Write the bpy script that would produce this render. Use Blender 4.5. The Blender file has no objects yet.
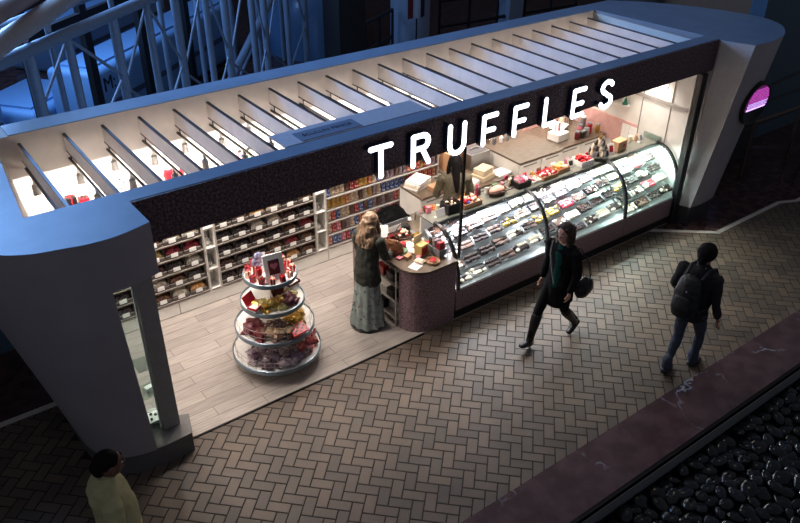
import bpy, bmesh, math, random
from mathutils import Vector, Matrix, noise
random.seed(7)
S = bpy.context.scene
COL = S.collection
R = random.Random(11)
def lin(c):
    return tuple(((v/255)/12.92 if v/255 <= .04045 else ((v/255+.055)/1.055)**2.4) for v in c)
# ---------------------------------------------------------------- materials
MATS = {}
def mat(name, rgb, rough=.5, metal=0, spec=.5, rgb2=None, scale=20, emit=0, bump=0, detail=3, lo=.4, hi=.6, coat=0):
    if name in MATS: return MATS[name]
    m = bpy.data.materials.new(name); m.use_nodes = True
    nt = m.node_tree; b = nt.nodes['Principled BSDF']
    b.inputs['Base Color'].default_value = (*lin(rgb), 1)
    b.inputs['Roughness'].default_value = rough
    b.inputs['Metallic'].default_value = metal
    b.inputs['Specular IOR Level'].default_value = spec
    b.inputs['Coat Weight'].default_value = coat
    tc = nt.nodes.new('ShaderNodeTexCoord')
    if rgb2 is None:
        rgb2 = tuple(min(255, v*1.03+1) for v in rgb)
    nz = nt.nodes.new('ShaderNodeTexNoise'); nz.inputs['Scale'].default_value = scale; nz.inputs['Detail'].default_value = detail
    nt.links.new(tc.outputs['Object'], nz.inputs['Vector'])
    cr = nt.nodes.new('ShaderNodeValToRGB')
    cr.color_ramp.elements[0].position = lo; cr.color_ramp.elements[1].position = hi
    cr.color_ramp.elements[0].color = (*lin(rgb), 1); cr.color_ramp.elements[1].color = (*lin(rgb2), 1)
    nt.links.new(nz.outputs['Fac'], cr.inputs['Fac']); nt.links.new(cr.outputs['Color'], b.inputs['Base Color'])
    if bump:
        bp = nt.nodes.new('ShaderNodeBump'); bp.inputs['Strength'].default_value = bump; bp.inputs['Distance'].default_value = .01
        nt.links.new(nz.outputs['Fac'], bp.inputs['Height']); nt.links.new(bp.outputs['Normal'], b.inputs['Normal'])
    if emit:
        b.inputs['Emission Color'].default_value = (*lin(rgb), 1); b.inputs['Emission Strength'].default_value = emit
    MATS[name] = m
    return m
def glassmat(name, tint=(235, 245, 245), refl=.09):
    m = bpy.data.materials.new(name); m.use_nodes = True; nt = m.node_tree
    nt.nodes.remove(nt.nodes['Principled BSDF'])
    out = nt.nodes['Material Output']; t = nt.nodes.new('ShaderNodeBsdfTransparent'); g = nt.nodes.new('ShaderNodeBsdfGlossy')
    t.inputs['Color'].default_value = (*lin(tint), 1); g.inputs['Roughness'].default_value = .04
    mx = nt.nodes.new('ShaderNodeMixShader'); lw = nt.nodes.new('ShaderNodeLayerWeight'); lw.inputs['Blend'].default_value = .25
    mp = nt.nodes.new('ShaderNodeMath'); mp.operation = 'MULTIPLY_ADD'; mp.inputs[1].default_value = .5; mp.inputs[2].default_value = refl*.5
    nt.links.new(lw.outputs['Fresnel'], mp.inputs[0]); nt.links.new(mp.outputs[0], mx.inputs['Fac'])
    nt.links.new(t.outputs[0], mx.inputs[1]); nt.links.new(g.outputs[0], mx.inputs[2]); nt.links.new(mx.outputs[0], out.inputs['Surface'])
    return m
def nodes_color(m, build):
    nt = m.node_tree; b = nt.nodes['Principled BSDF']; build(nt, b)
roofm = mat('roof paint grey blue', (114, 134, 156), .5, rgb2=(120, 140, 162), scale=3)
bodym = mat('end wall paint slate', (156, 150, 154), .5, rgb2=(162, 156, 160), scale=2)
beigem = mat('bulkhead cream paint', (206, 196, 186), .6, scale=4)
whitem = mat('white laminate', (226, 222, 214), .45, scale=5)
slatm = mat('slat pale grey paint', (218, 212, 208), .5, rgb2=(226, 220, 216), scale=6)
navym = mat('dark navy edge trim', (28, 36, 52), .4)
darkm = mat('black metal', (18, 18, 20), .35, metal=.3)
steelm = mat('brushed steel', (150, 150, 150), .3, metal=.9, scale=40)
chromem = mat('chrome', (200, 200, 202), .12, metal=1)
spotm = mat('spotlight grey metal', (190, 184, 176), .4, metal=.2)
fasciam = mat('fascia maroon granite', (58, 44, 47), .5, rgb2=(136, 106, 110), scale=38, lo=.42, hi=.72, detail=6)
granm = mat('counter mauve granite', (104, 80, 86), .38, rgb2=(168, 140, 144), scale=55, lo=.38, hi=.66, detail=6)
taupem = mat('taupe worktop', (96, 82, 68), .28, rgb2=(106, 92, 78), scale=12)
woodc = mat('light brown carton', (176, 134, 98), .7)
cardm = mat('cream cardboard', (214, 196, 166), .7)
paperm = mat('white paper', (240, 238, 232), .6)
blackm = mat('black plastic', (16, 16, 17), .4)
greym = mat('grey plastic', (120, 122, 124), .5)
pinkm = mat('pink wall tile', (204, 158, 150), .5, rgb2=(214, 170, 162), scale=10)
redm = mat('red glossy card', (170, 26, 38), .3)
dredm = mat('dark red card', (96, 18, 26), .35)
goldm = mat('gold foil', (206, 168, 84), .28, metal=.75, scale=60, rgb2=(150, 110, 40))
brownm = mat('dark chocolate', (46, 26, 20), .35)
milkm = mat('milk chocolate', (98, 68, 54), .4)
whitecm = mat('white chocolate', (228, 212, 184), .45)
greenm = mat('green wrap', (96, 126, 92), .45)
bluem = mat('blue wrap', (52, 82, 160), .4)
orangem = mat('orange wrap', (222, 120, 50), .4)
pinkw = mat('pink wrap', (206, 122, 136), .4)
purplem = mat('dusky purple wrap', (104, 84, 98), .35, rgb2=(170, 150, 160), scale=60)
creamw = mat('cream wrap', (224, 208, 180), .45)
yellw = mat('yellow wrap', (206, 176, 108), .45)
GL = glassmat('clear glass')
GLT = glassmat('shelf glass', (226, 236, 233), .2)
# ---------------------------------------------------------------- mesh builder
class MB:
    def __init__(s): s.v = []; s.f = []; s.mi = []; s.ms = []
    def _m(s, m):
        if m not in s.ms: s.ms.append(m)
        return s.ms.index(m)
    def add(s, vs, fs, m, T=None):
        k = len(s.v); i = s._m(m)
        for p in vs:
            p = Vector(p); s.v.append(T @ p if T else p)
        for f in fs: s.f.append(tuple(k+a for a in f)); s.mi.append(i)
        return s
    def box(s, x0, x1, y0, y1, z0, z1, m, T=None):
        vs = [(x, y, z) for z in (z0, z1) for y in (y0, y1) for x in (x0, x1)]
        return s.add(vs, [(0, 2, 3, 1), (4, 5, 7, 6), (0, 1, 5, 4), (2, 6, 7, 3), (0, 4, 6, 2), (1, 3, 7, 5)], m, T)
    def rbox(s, x0, x1, y0, y1, z0, z1, m, b=.01, seg=2, T=None):
        bm = bmesh.new(); bmesh.ops.create_cube(bm, size=1)
        for v in bm.verts: v.co = Vector(((x0+x1)/2+v.co.x*(x1-x0), (y0+y1)/2+v.co.y*(y1-y0), (z0+z1)/2+v.co.z*(z1-z0)))
        bmesh.ops.bevel(bm, geom=bm.edges[:], offset=b, segments=seg, affect='EDGES', profile=.5)
        bm.verts.index_update(); s.add([v.co.copy() for v in bm.verts], [[v.index for v in f.verts] for f in bm.faces], m, T); bm.free(); return s
    def loft(s, loops, m, cap0=True, cap1=True, closed=True, T=None):
        n = len(loops[0]); vs = [p for l in loops for p in l]; fs = []
        for a in range(len(loops)-1):
            for i in range(n if closed else n-1):
                j = (i+1) % n; fs.append((a*n+i, a*n+j, (a+1)*n+j, (a+1)*n+i))
        if cap0: fs.append(tuple(range(n-1, -1, -1)))
        if cap1: fs.append(tuple((len(loops)-1)*n+i for i in range(n)))
        return s.add(vs, fs, m, T)
    def prism(s, poly, z0, z1, m, T=None):
        return s.loft([[(x, y, z0) for x, y in poly], [(x, y, z1) for x, y in poly]], m, T=T)
    def lathe(s, prof, m, c=(0, 0, 0), seg=24, T=None, cap0=True, cap1=True):
        ls = [[(c[0]+r*math.cos(2*math.pi*i/seg), c[1]+r*math.sin(2*math.pi*i/seg), c[2]+z) for i in range(seg)] for r, z in prof]
        return s.loft(ls, m, cap0, cap1, T=T)
    def tube(s, pts, r, m, seg=8, T=None, cyclic=False):
        pts = [Vector(p) for p in pts]; ls = []; up = None
        rr = r if isinstance(r, (list, tuple)) else [r]*len(pts)
        for i, p in enumerate(pts):
            d = (pts[min(i+1, len(pts)-1)]-pts[max(i-1, 0)])
            if d.length < 1e-9: d = Vector((0, 0, 1))
            d.normalize()
            if up is None:
                up = Vector((0, 0, 1)) if abs(d.z) < .9 else Vector((0, 1, 0))
            a = d.cross(up).normalized(); up2 = a.cross(d).normalized(); up = up2
            ls.append([p+(a*math.cos(2*math.pi*k/seg)+up2*math.sin(2*math.pi*k/seg))*rr[i] for k in range(seg)])
        return s.loft(ls, m, T=T)
    def ball(s, c, r, m, sx=1, sy=1, sz=1, seg=10, rings=7, T=None, jit=0):
        prof = []; ls = []
        for i in range(1, rings):
            a = math.pi*i/rings; ls.append([(c[0]+r*sx*math.sin(a)*math.cos(2*math.pi*k/seg), c[1]+r*sy*math.sin(a)*math.sin(2*math.pi*k/seg), c[2]-r*sz*math.cos(a)) for k in range(seg)])
        return s.loft(ls, m, T=T)
    def grid(s, fn, nu, nv, m, T=None):
        vs = [fn(i/nu, j/nv) for j in range(nv+1) for i in range(nu+1)]
        fs = [(j*(nu+1)+i, j*(nu+1)+i+1, (j+1)*(nu+1)+i+1, (j+1)*(nu+1)+i) for j in range(nv) for i in range(nu)]
        return s.add(vs, fs, m, T)
    def mesh(s, name, smooth=False):
        me = bpy.data.meshes.new(name); me.from_pydata([tuple(p) for p in s.v], [], s.f)
        for m in s.ms: me.materials.append(m)
        me.polygons.foreach_set('material_index', s.mi)
        if smooth:
            me.polygons.foreach_set('use_smooth', [True]*len(me.polygons))
        me.update()
        bm = bmesh.new(); bm.from_mesh(me); bmesh.ops.recalc_face_normals(bm, faces=bm.faces[:]); bm.to_mesh(me); bm.free()
        if smooth:
            try: me.set_sharp_from_angle(angle=math.radians(38))
            except Exception: pass
        return me
    def build(s, name, parent=None, smooth=False, loc=(0, 0, 0), rz=0):
        o = bpy.data.objects.new(name, s.mesh(name, smooth)); COL.objects.link(o)
        o.location = loc; o.rotation_euler = (0, 0, rz)
        if parent: o.parent = parent
        return o
def tag(o, label, cat, group=None, kind=None):
    o['label'] = label; o['category'] = cat
    if group: o['group'] = group
    if kind: o['kind'] = kind
    return o
def struct(o, label=None):
    o['kind'] = 'structure'
    if label: o['label'] = label
    return o
def thing(name, label, cat, loc=(0, 0, 0), rz=0, group=None):
    o = bpy.data.objects.new(name, None); COL.objects.link(o); o.empty_display_size = .1
    o.location = loc; o.rotation_euler = (0, 0, rz); return tag(o, label, cat, group)
KIDS = {}
def copy_tree(o, parent=None):
    c = o.copy(); COL.objects.link(c)
    if parent: c.parent = parent
    for ch in list(o.children):
        copy_tree(ch, c)
    return c
def place(proto, used, loc, rz=0, label=None, group=None, scale=1):
    o = copy_tree(proto) if used else proto
    o.location = loc; o.rotation_euler = (0, 0, rz)
    o.scale = (scale,)*3 if isinstance(scale, (int, float)) else scale
    if label: o['label'] = label
    if group: o['group'] = group
    return o
ORD = ['first', 'second', 'third', 'fourth', 'fifth', 'sixth', 'seventh', 'eighth', 'ninth', 'tenth', 'eleventh', 'twelfth', 'thirteenth', 'fourteenth', 'fifteenth', 'sixteenth', 'seventeenth', 'eighteenth', 'nineteenth', 'twentieth', 'twenty-first', 'twenty-second', 'twenty-third', 'twenty-fourth', 'twenty-fifth']
def rotm(loc, rx=0, ry=0, rz=0):
    return Matrix.Translation(loc) @ Matrix.Rotation(rz, 4, 'Z') @ Matrix.Rotation(ry, 4, 'Y') @ Matrix.Rotation(rx, 4, 'X')
ZT = 2.94           # kiosk roof top
ZF = 2.49           # fascia underside
# ---------------------------------------------------------------- camera
cam = bpy.data.cameras.new('camera'); co = bpy.data.objects.new('camera', cam); COL.objects.link(co); S.camera = co
cam.sensor_width = 36; cam.lens = 768.877/800*36; cam.clip_end = 200; cam.clip_start = .05
yaw, pit, rol = .63918483, .56055554, .00838318
fw = Vector((math.sin(yaw)*math.cos(pit), math.cos(yaw)*math.cos(pit), -math.sin(pit)))
rt = fw.cross(Vector((0, 0, 1))).normalized(); up = rt.cross(fw)
rt, up = rt*math.cos(rol)+up*math.sin(rol), -rt*math.sin(rol)+up*math.cos(rol)
co.matrix_world = Matrix(((rt.x, up.x, -fw.x, 0), (rt.y, up.y, -fw.y, -6.2), (rt.z, up.z, -fw.z, 6.1), (0, 0, 0, 1)))
# ---------------------------------------------------------------- world + view
w = bpy.data.worlds.new('world'); S.world = w; w.use_nodes = True
w.node_tree.nodes['Background'].inputs['Color'].default_value = (*lin((132, 136, 150)), 1)
w.node_tree.nodes['Background'].inputs['Strength'].default_value = .36
S.view_settings.view_transform = 'Standard'; S.view_settings.look = 'None'; S.view_settings.gamma = 1
S.view_settings.exposure = 0; S.view_settings.use_curve_mapping = False
def area(name, loc, tgt, size, e, col, sy=None):
    l = bpy.data.lights.new(name, 'AREA'); l.energy = e; l.color = lin(col); l.size = size
    if sy: l.shape = 'RECTANGLE'; l.size_y = sy
    o = bpy.data.objects.new(name, l); COL.objects.link(o); o.location = loc
    o.rotation_euler = (Vector(tgt)-Vector(loc)).to_track_quat('-Z', 'Y').to_euler(); return o
area('skylight', (1.2, 8.2, 6.0), (3.8, 1.2, 2.9), 3.6, 1350, (122, 168, 232))
area('skylight_far', (1, 14, 9), (5, 8, 0), 6, 560, (110, 168, 250))
def spotlamp(name, loc, tgt, e, col, ang=90, blend=.8, rad=.05):
    l = bpy.data.lights.new(name, 'SPOT'); l.energy = e; l.color = lin(col); l.spot_size = math.radians(ang); l.spot_blend = blend; l.shadow_soft_size = rad
    o = bpy.data.objects.new(name, l); COL.objects.link(o); o.location = loc
    o.rotation_euler = (Vector(tgt)-Vector(loc)).to_track_quat('-Z', 'Y').to_euler(); return o
spotlamp('atrium_downlight', (7.6, -1.2, 9), (6.6, -1.1, 0), 230, (255, 234, 208), 40, 1, .5)
spotlamp('atrium_downlight', (3.2, -1.5, 9), (3.4, -1.7, 0), 12, (255, 230, 205), 50, 1, .5)
# ---------------------------------------------------------------- floors
def brickmat():
    m = mat('herringbone brick', (120, 104, 92), .55)
    nt = m.node_tree; b = nt.nodes['Principled BSDF']
    g = nt.nodes.new('ShaderNodeNewGeometry'); cr = nt.nodes.new('ShaderNodeValToRGB')
    e = cr.color_ramp.elements; e[0].color = (*lin((96, 82, 70)), 1); e[1].color = (*lin((108, 91, 76)), 1); e[0].position = 0; e[1].position = 1
    k = e.new(.5); k.color = (*lin((98, 84, 71)), 1); k = e.new(.08); k.color = (*lin((84, 73, 64)), 1)
    nt.links.new(g.outputs['Random Per Island'], cr.inputs['Fac'])
    tc = nt.nodes.new('ShaderNodeTexCoord'); nz = nt.nodes.new('ShaderNodeTexNoise'); nz.inputs['Scale'].default_value = 1.3; nz.inputs['Detail'].default_value = 5
    nt.links.new(tc.outputs['Object'], nz.inputs['Vector'])
    mr = nt.nodes.new('ShaderNodeMapRange'); mr.inputs['From Min'].default_value = .3; mr.inputs['From Max'].default_value = .7; mr.inputs['To Min'].default_value = .70; mr.inputs['To Max'].default_value = 1.1
    nt.links.new(nz.outputs['Fac'], mr.inputs['Value'])
    n2 = nt.nodes.new('ShaderNodeTexNoise'); n2.inputs['Scale'].default_value = 60; nt.links.new(tc.outputs['Object'], n2.inputs['Vector'])
    m2 = nt.nodes.new('ShaderNodeMath'); m2.operation = 'MULTIPLY_ADD'; m2.inputs[1].default_value = .3; m2.inputs[2].default_value = -.15
    nt.links.new(n2.outputs['Fac'], m2.inputs[0]); ad = nt.nodes.new('ShaderNodeMath'); nt.links.new(mr.outputs[0], ad.inputs[0]); nt.links.new(m2.outputs[0], ad.inputs[1])
    hs = nt.nodes.new('ShaderNodeHueSaturation'); nt.links.new(cr.outputs['Color'], hs.inputs['Color']); nt.links.new(ad.outputs[0], hs.inputs['Value'])
    nt.links.new(hs.outputs['Color'], b.inputs['Base Color'])
    return m
bm_ = brickmat(); mortar = mat('dark mortar', (28, 24, 23), .8)
BW = .118
def inpoly(x, y):
    # brick field: in front of the kiosk, left up to the pale strip, right up to the angled strip
    if y < -2.75: return False
    if x < .86: return y < 1.6
    if x < 9.45: return y < .30
    if x < 10.43: return y < .3-(x-9.45)*.88
    if x < 12.2: return y < -.5
    return y < -.65
fb = MB(); c45 = math.sqrt(.5); g = .006
N = 130
for i in range(-N, N):
    for j in range(-N, N):
        k = (i-j) % 4
        if k == 0: a0, b0, a1, b1 = i, j, i+2, j+1
        elif k == 3: a0, b0, a1, b1 = i, j, i+1, j+2
        else: continue
        cx, cy = (a0+a1)/2*BW, (b0+b1)/2*BW
        X = 6+(cx+cy)*c45; Y = -1+(-cx+cy)*c45
        if X < -4 or X > 15 or not inpoly(X, Y): continue
        q = []
        for (u, v, z) in ((a0*BW+g, b0*BW+g, 0), (a1*BW-g, b0*BW+g, 0), (a1*BW-g, b1*BW-g, 0), (a0*BW+g, b1*BW-g, 0)):
            q.append((6+(u+v)*c45, -1+(-u+v)*c45, 0))
        b_ = .003
        cc = Vector((X, Y, 0)); top = [Vector(p)+(cc-Vector(p)).normalized()*b_ for p in q]
        lowq = [Vector(p)-Vector((0, 0, .004)) for p in q]
        fb.add([tuple(p) for p in top]+[tuple(p) for p in lowq], [(3, 2, 1, 0), (0, 1, 5, 4), (1, 2, 6, 5), (2, 3, 7, 6), (3, 0, 4, 7)], bm_)
me = bpy.data.meshes.new('floor'); me.from_pydata([tuple(p) for p in fb.v], [], fb.f); me.materials.append(bm_); me.update()
bmm = bmesh.new(); bmm.from_mesh(me)
for f in bmm.faces:
    if f.normal.z < -.1: f.normal_flip()
bmm.to_mesh(me); bmm.free()
o = bpy.data.objects.new('floor', me); COL.objects.link(o); struct(o, 'brown herringbone brick paving of the walkway')
mb = MB(); mb.box(-4, 15, -2.57, 1.42, -.06, -.0035, mortar); struct(mb.build('floor'), 'mortar bed below the herringbone bricks')
# granite of the mall floor beyond
gm = mat('red brown marble', (58, 40, 38), .22, rgb2=(84, 60, 56), scale=6, detail=6)
def veins(m, col, scale=1.2, wid=.012, dist=1.2):
    nt = m.node_tree; b = nt.nodes['Principled BSDF']; src = b.inputs['Base Color'].links[0].from_socket
    tc = nt.nodes.new('ShaderNodeTexCoord'); n = nt.nodes.new('ShaderNodeTexNoise'); n.inputs['Scale'].default_value = scale*1.5; n.inputs['Detail'].default_value = 4
    nt.links.new(tc.outputs['Object'], n.inputs['Vector'])
    mxv = nt.nodes.new('ShaderNodeMix'); mxv.data_type = 'VECTOR'; mxv.inputs['Factor'].default_value = .18*dist
    nt.links.new(tc.outputs['Object'], mxv.inputs[4]); nt.links.new(n.outputs['Color'], mxv.inputs[5])
    v = nt.nodes.new('ShaderNodeTexVoronoi'); v.feature = 'DISTANCE_TO_EDGE'; v.inputs['Scale'].default_value = scale
    nt.links.new(mxv.outputs[1], v.inputs['Vector'])
    cr = nt.nodes.new('ShaderNodeValToRGB'); cr.color_ramp.elements[0].color = (1, 1, 1, 1); cr.color_ramp.elements[1].color = (0, 0, 0, 1); cr.color_ramp.elements[1].position = wid
    nt.links.new(v.outputs['Distance'], cr.inputs['Fac'])
    n3 = nt.nodes.new('ShaderNodeTexNoise'); n3.inputs['Scale'].default_value = 1.7; nt.links.new(tc.outputs['Object'], n3.inputs['Vector'])
    c3 = nt.nodes.new('ShaderNodeValToRGB'); c3.color_ramp.elements[0].position = .48; c3.color_ramp.elements[1].position = .62; nt.links.new(n3.outputs['Fac'], c3.inputs['Fac'])
    mu = nt.nodes.new('ShaderNodeMath'); mu.operation = 'MULTIPLY'; nt.links.new(cr.outputs['Color'], mu.inputs[0]); nt.links.new(c3.outputs['Color'], mu.inputs[1])
    mx = nt.nodes.new('ShaderNodeMix'); mx.data_type = 'RGBA'; nt.links.new(mu.outputs[0], mx.inputs['Factor']); nt.links.new(src, mx.inputs[6]); mx.inputs[7].default_value = (*lin(col), 1)
    nt.links.new(mx.outputs[2], b.inputs['Base Color'])
veins(gm, (104, 84, 80), 1.1, .008)
mb = MB(); mb.box(-8, .9, 1.47, 2.75, -.06, .002, gm); mb.box(-8, 40, 2.75, 22, -.06, -.002, gm); mb.prism([(9.6, 2.75), (9.6, .14), (10.45, -.6), (12.15, -.6), (12.5, -.75), (30, -.75), (30, 2.75)], -.06, .002, gm)
struct(mb.build('floor'), 'dark red marble floor around and behind the kiosk')
stripm = mat('pale stone strip', (196, 186, 176), .5, scale=10)
mb = MB(); mb.box(-6, .86, 1.395, 1.475, -.06, .004, stripm)
def strip(a, b, wd):
    a = Vector((*a, 0)); b = Vector((*b, 0)); n = (b-a).normalized().cross(Vector((0, 0, 1)))*wd/2
    mb.loft([[tuple(p+Vector((0, 0, z))) for p in (a-n, b-n, b+n, a+n)] for z in (-.06, .004)], stripm)
strip((9.42, .17), (10.45, -.68), .07); strip((10.43, -.66), (12.2, -.66), .07); strip((12.2, -.66), (12.5, -.8), .07); strip((12.5, -.8), (20, -.82), .07)
struct(mb.build('trim_1'), 'pale stone strips edging the brick paving')
# wood floor in the kiosk
wm = mat('grey oak planks', (150, 134, 122), .42)
nt = wm.node_tree; b = nt.nodes['Principled BSDF']; tc = nt.nodes.new('ShaderNodeTexCoord')
br = nt.nodes.new('ShaderNodeTexBrick'); br.inputs['Scale'].default_value = 1; br.inputs['Brick Width'].default_value = 1.1; br.inputs['Row Height'].default_value = .16
br.inputs['Mortar Size'].default_value = .003; br.inputs['Color1'].default_value = (*lin((172, 162, 154)), 1); br.inputs['Color2'].default_value = (*lin((154, 145, 138)), 1); br.inputs['Mortar'].default_value = (*lin((96, 82, 70)), 1)
nt.links.new(tc.outputs['Object'], br.inputs['Vector'])
mp = nt.nodes.new('ShaderNodeMapping'); mp.inputs['Scale'].default_value = (1.2, 14, 1); nt.links.new(tc.outputs['Object'], mp.inputs['Vector'])
nz = nt.nodes.new('ShaderNodeTexNoise'); nz.inputs['Scale'].default_value = 3; nz.inputs['Detail'].default_value = 6; nt.links.new(mp.outputs[0], nz.inputs['Vector'])
mr = nt.nodes.new('ShaderNodeMapRange'); mr.inputs['From Min'].default_value = .3; mr.inputs['From Max'].default_value = .7; mr.inputs['To Min'].default_value = .78; mr.inputs['To Max'].default_value = 1.15; nt.links.new(nz.outputs['Fac'], mr.inputs['Value'])
hs = nt.nodes.new('ShaderNodeHueSaturation'); nt.links.new(br.outputs['Color'], hs.inputs['Color']); nt.links.new(mr.outputs[0], hs.inputs['Value']); nt.links.new(hs.outputs['Color'], b.inputs['Base Color'])
mb = MB(); mb.box(.9, 10.2, .005, 2.45, -.05, .012, wm); struct(mb.build('floor'), 'grey oak plank floor inside the kiosk')
mb = MB(); mb.box(1.7, 5.0, -.018, .004, -.05, .014, darkm); struct(mb.build('trim_2'), 'thin dark metal edge of the plank floor')
# marble curb and pebble bed
cm = mat('plum marble', (66, 48, 50), .25, rgb2=(82, 62, 64), scale=4, detail=6); veins(cm, (150, 158, 176), 1.7, .02, 2.6)
mb = MB(); mb.box(-3, 15, -3.2, -2.58, -.06, .003, cm)
struct(mb.build('floor'), 'plum marble border with white veins beside the pebbles')
mb = MB(); mb.box(-3, 15, -3.235, -3.2, -.32, -.004, darkm); mb.box(-3, 15, -3.262, -3.255, -.2, -.03, greym); struct(mb.build('trim_3'), 'dark recessed metal edge along the marble border')
mb = MB(); mb.box(-3, 15, -6, -3.2, -.4, -.3, blackm); struct(mb.build('floor'), 'black bed under the pebbles')
# ---------------------------------------------------------------- kiosk shell
rw = MB(); rw.box(.95, 10.2, 2.45, 2.52, 0, 2.45, whitem); struct(rw.build('wall_back'), 'white back wall of the kiosk')
# left end wall: leaning, rounded body with a window cut into its inner corner
def cr_pts(pts, n=5):
    out = []
    for i in range(len(pts)-1):
        p0 = Vector(pts[max(i-1, 0)]); p1 = Vector(pts[i]); p2 = Vector(pts[i+1]); p3 = Vector(pts[min(i+2, len(pts)-1)])
        for k in range(n):
            t = k/n; out.append(.5*((2*p1)+(p2-p0)*t+(2*p0-5*p1+4*p2-p3)*t*t+(3*p1-p0-3*p2+p3)*t**3))
    out.append(Vector(pts[-1])); return out
Lt = cr_pts([(1.67, -.43), (1.40, -.50), (1.15, -.50), (.94, -.45), (.72, -.39), (.53, -.27), (.34, -.06), (.21, .3), (.12, .7), (.15, 1.3), (.4, 2.0), (.8, 2.45)])
Lb = cr_pts([(1.75, -.16), (1.55, -.17), (1.38, -.16), (1.2, -.12), (1.06, -.05), (.96, .04), (.90, .18), (.86, .38), (.84, .8), (.85, 1.4), (.92, 2.0), (1.15, 2.45)])
def lerp(A, B, t): return [a.lerp(b, t) for a, b in zip(A, B)]
def at(z): return lerp(Lb, Lt, z/ZT)
def ring(pl, z): return [(p[0], p[1], z) for p in pl]
el = thing('end_wall', 'rounded slate grey leaning end wall at the near left end of the kiosk', 'wall', (1.0, .6, 0))
ez = MB(); off = Vector((-1.0, -.6))
def loc2(pl): return [(Vector((p[0], p[1]))+off) for p in pl]
top_in = [(1.15, 2.50), (1.0, 2.2), (.83, .25), (1.66, .25), (1.66, .0)]
def up_ring(z):
    return ring(loc2(at(z)+[Vector(q) for q in top_in]), z)
ez.loft([up_ring(2.40), up_ring(2.935)], bodym)
topm = MB(); topm.loft([up_ring(2.936), up_ring(2.94)], roofm)
# lower body: cut so the window stays open
def low_ring(z):
    pl = at(z); t = z/ZT
    xa = 1.385+(1.25-1.385)*(z-.25)/2.15
    # keep the points left of xa; add the cut point
    keep = [p for p in pl if p.x < xa or p.y > .5]
    # resample to constant count
    front = [p for p in keep]
    a = None
    for i in range(len(pl)-1):
        if pl[i].x >= xa > pl[i+1].x: a = pl[i].lerp(pl[i+1], (pl[i].x-xa)/(pl[i].x-pl[i+1].x)); break
    path = [a]+front; L = [0]
    for i in range(1, len(path)): L.append(L[-1]+(path[i]-path[i-1]).length)
    res = []; n = 40
    for k in range(n):
        d = L[-1]*k/(n-1); i = 1
        while i < len(L)-1 and L[i] < d: i += 1
        s = (d-L[i-1])/max(L[i]-L[i-1], 1e-6); res.append(path[i-1].lerp(path[i], min(max(s, 0), 1)))
    xw = .80+.59*(1-z/ZT); res += [Vector((xw+.1, 2.45)), Vector((xw, .3)), Vector((xa, .28))]
    return ring(loc2(res), z)
ez.loft([low_ring(.25+(2.40-.25)*k/6) for k in range(7)], bodym)
b0 = ez.build('body', el, smooth=True, loc=(0, 0, 0)); topm.build('top_cap', el)
pb = MB(); pr = [Vector((1.78, .14)), *[p for p in at(0)]]
def pl_ring(z):
    return ring(loc2([Vector((1.86, .12)), Vector((1.77, -.17))]+at(.12)[2:]+[Vector((1.3, 2.3)), Vector((1.4, .3))]), z)
pb.loft([pl_ring(0), pl_ring(.25)], mat('plinth grey', (96, 94, 94), .3)); pb.build('plinth', el)
po = MB(); po.box(1.55-1, 1.725-1, .03-.6, .14-.6, .25, 2.40, mat('post grey', (150, 147, 144), .45)); po.build('corner_post', el)
pn = MB(); pn.box(1.30-1, 1.545-1, .075-.6, .085-.6, .25, 2.40, GL); pn.box(1.53-1, 1.547-1, .07-.6, .09-.6, .25, 2.40, mat('pane edge pale green', (190, 200, 192), .3)); pn.build('glass_pane', el)
wl = MB(); wl.loft([[(.815, .27, 2.93), (.83, .27, 2.93), (1.0, 2.2, 2.93), (.985, 2.2, 2.93)], [(1.392, .30, .015), (1.41, .30, .015), (1.50, 2.44, .015), (1.485, 2.44, .015)]], whitem)
struct(wl.build('wall_left'), 'white inner face of the left end wall')
for k, (z, nm) in enumerate([(1.02, 'upper'), (.66, 'middle'), (.30, 'lowest')]):
    s = MB(); s.box(0, .26, 0, .24, 0, .008, GLT); o = s.build('glass_shelf', loc=(1.44-.02*k, .12, z)); tag(o, f'{nm} small glass shelf in the window of the left end wall', 'shelf', 'glass shelves in the end window')
s = MB(); s.rbox(0, .10, 0, .06, 0, .05, paperm, .004); s.box(.01, .09, -.001, 0, .01, .04, paperm); tag(s.build('price_card', loc=(1.50, .2, .669), rz=.2), 'blank white card on the middle glass shelf of the end window', 'card')
s = MB(); s.box(0, .20, 0, .16, 0, .012, paperm); o = s.build('tray', loc=(1.44, .14, .309)); tag(o, 'white tray with dark sweets on the lowest glass shelf', 'tray')
s2 = MB()
for q in ((.04, .04), (.1, .09), (.15, .05), (.06, .12)): s2.ball((q[0], q[1], .022), .016, brownm)
s2.build('sweets', o)
# right end wall
Rt = cr_pts([(10.52, -.46), (10.83, -.49), (11.2, -.44), (11.49, -.33), (11.81, -.08), (11.98, .3), (11.93, .71), (11.72, 1.31), (11.3, 2.0), (10.84, 2.5)])
Rb = cr_pts([(10.23, -.17), (10.45, -.19), (10.7, -.18), (10.88, -.14), (11.02, -.03), (11.10, .2), (11.12, .6), (11.1, 1.2), (11.0, 1.9), (10.7, 2.5)])
er = thing('end_wall', 'rounded slate grey leaning end wall at the far right end of the kiosk, with a round pink sign', 'wall', (10.6, .8, 0))
of2 = Vector((-10.6, -.8))
def rring(z, inset=0):
    t = z/ZT; pl = lerp(Rb, Rt, t)
    inn = [Vector((10.18+.0*t, 2.5)), Vector((10.17-.02*t, 2.2)), Vector((10.19+.16*t, .25)), Vector((10.19+.16*t, -.02))]
    return ring([p+of2 for p in pl+inn], z)
m_ = MB(); m_.loft([rring(.30+(2.935-.30)*k/6) for k in range(7)], bodym); bo = m_.build('body', er, smooth=True)
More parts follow.
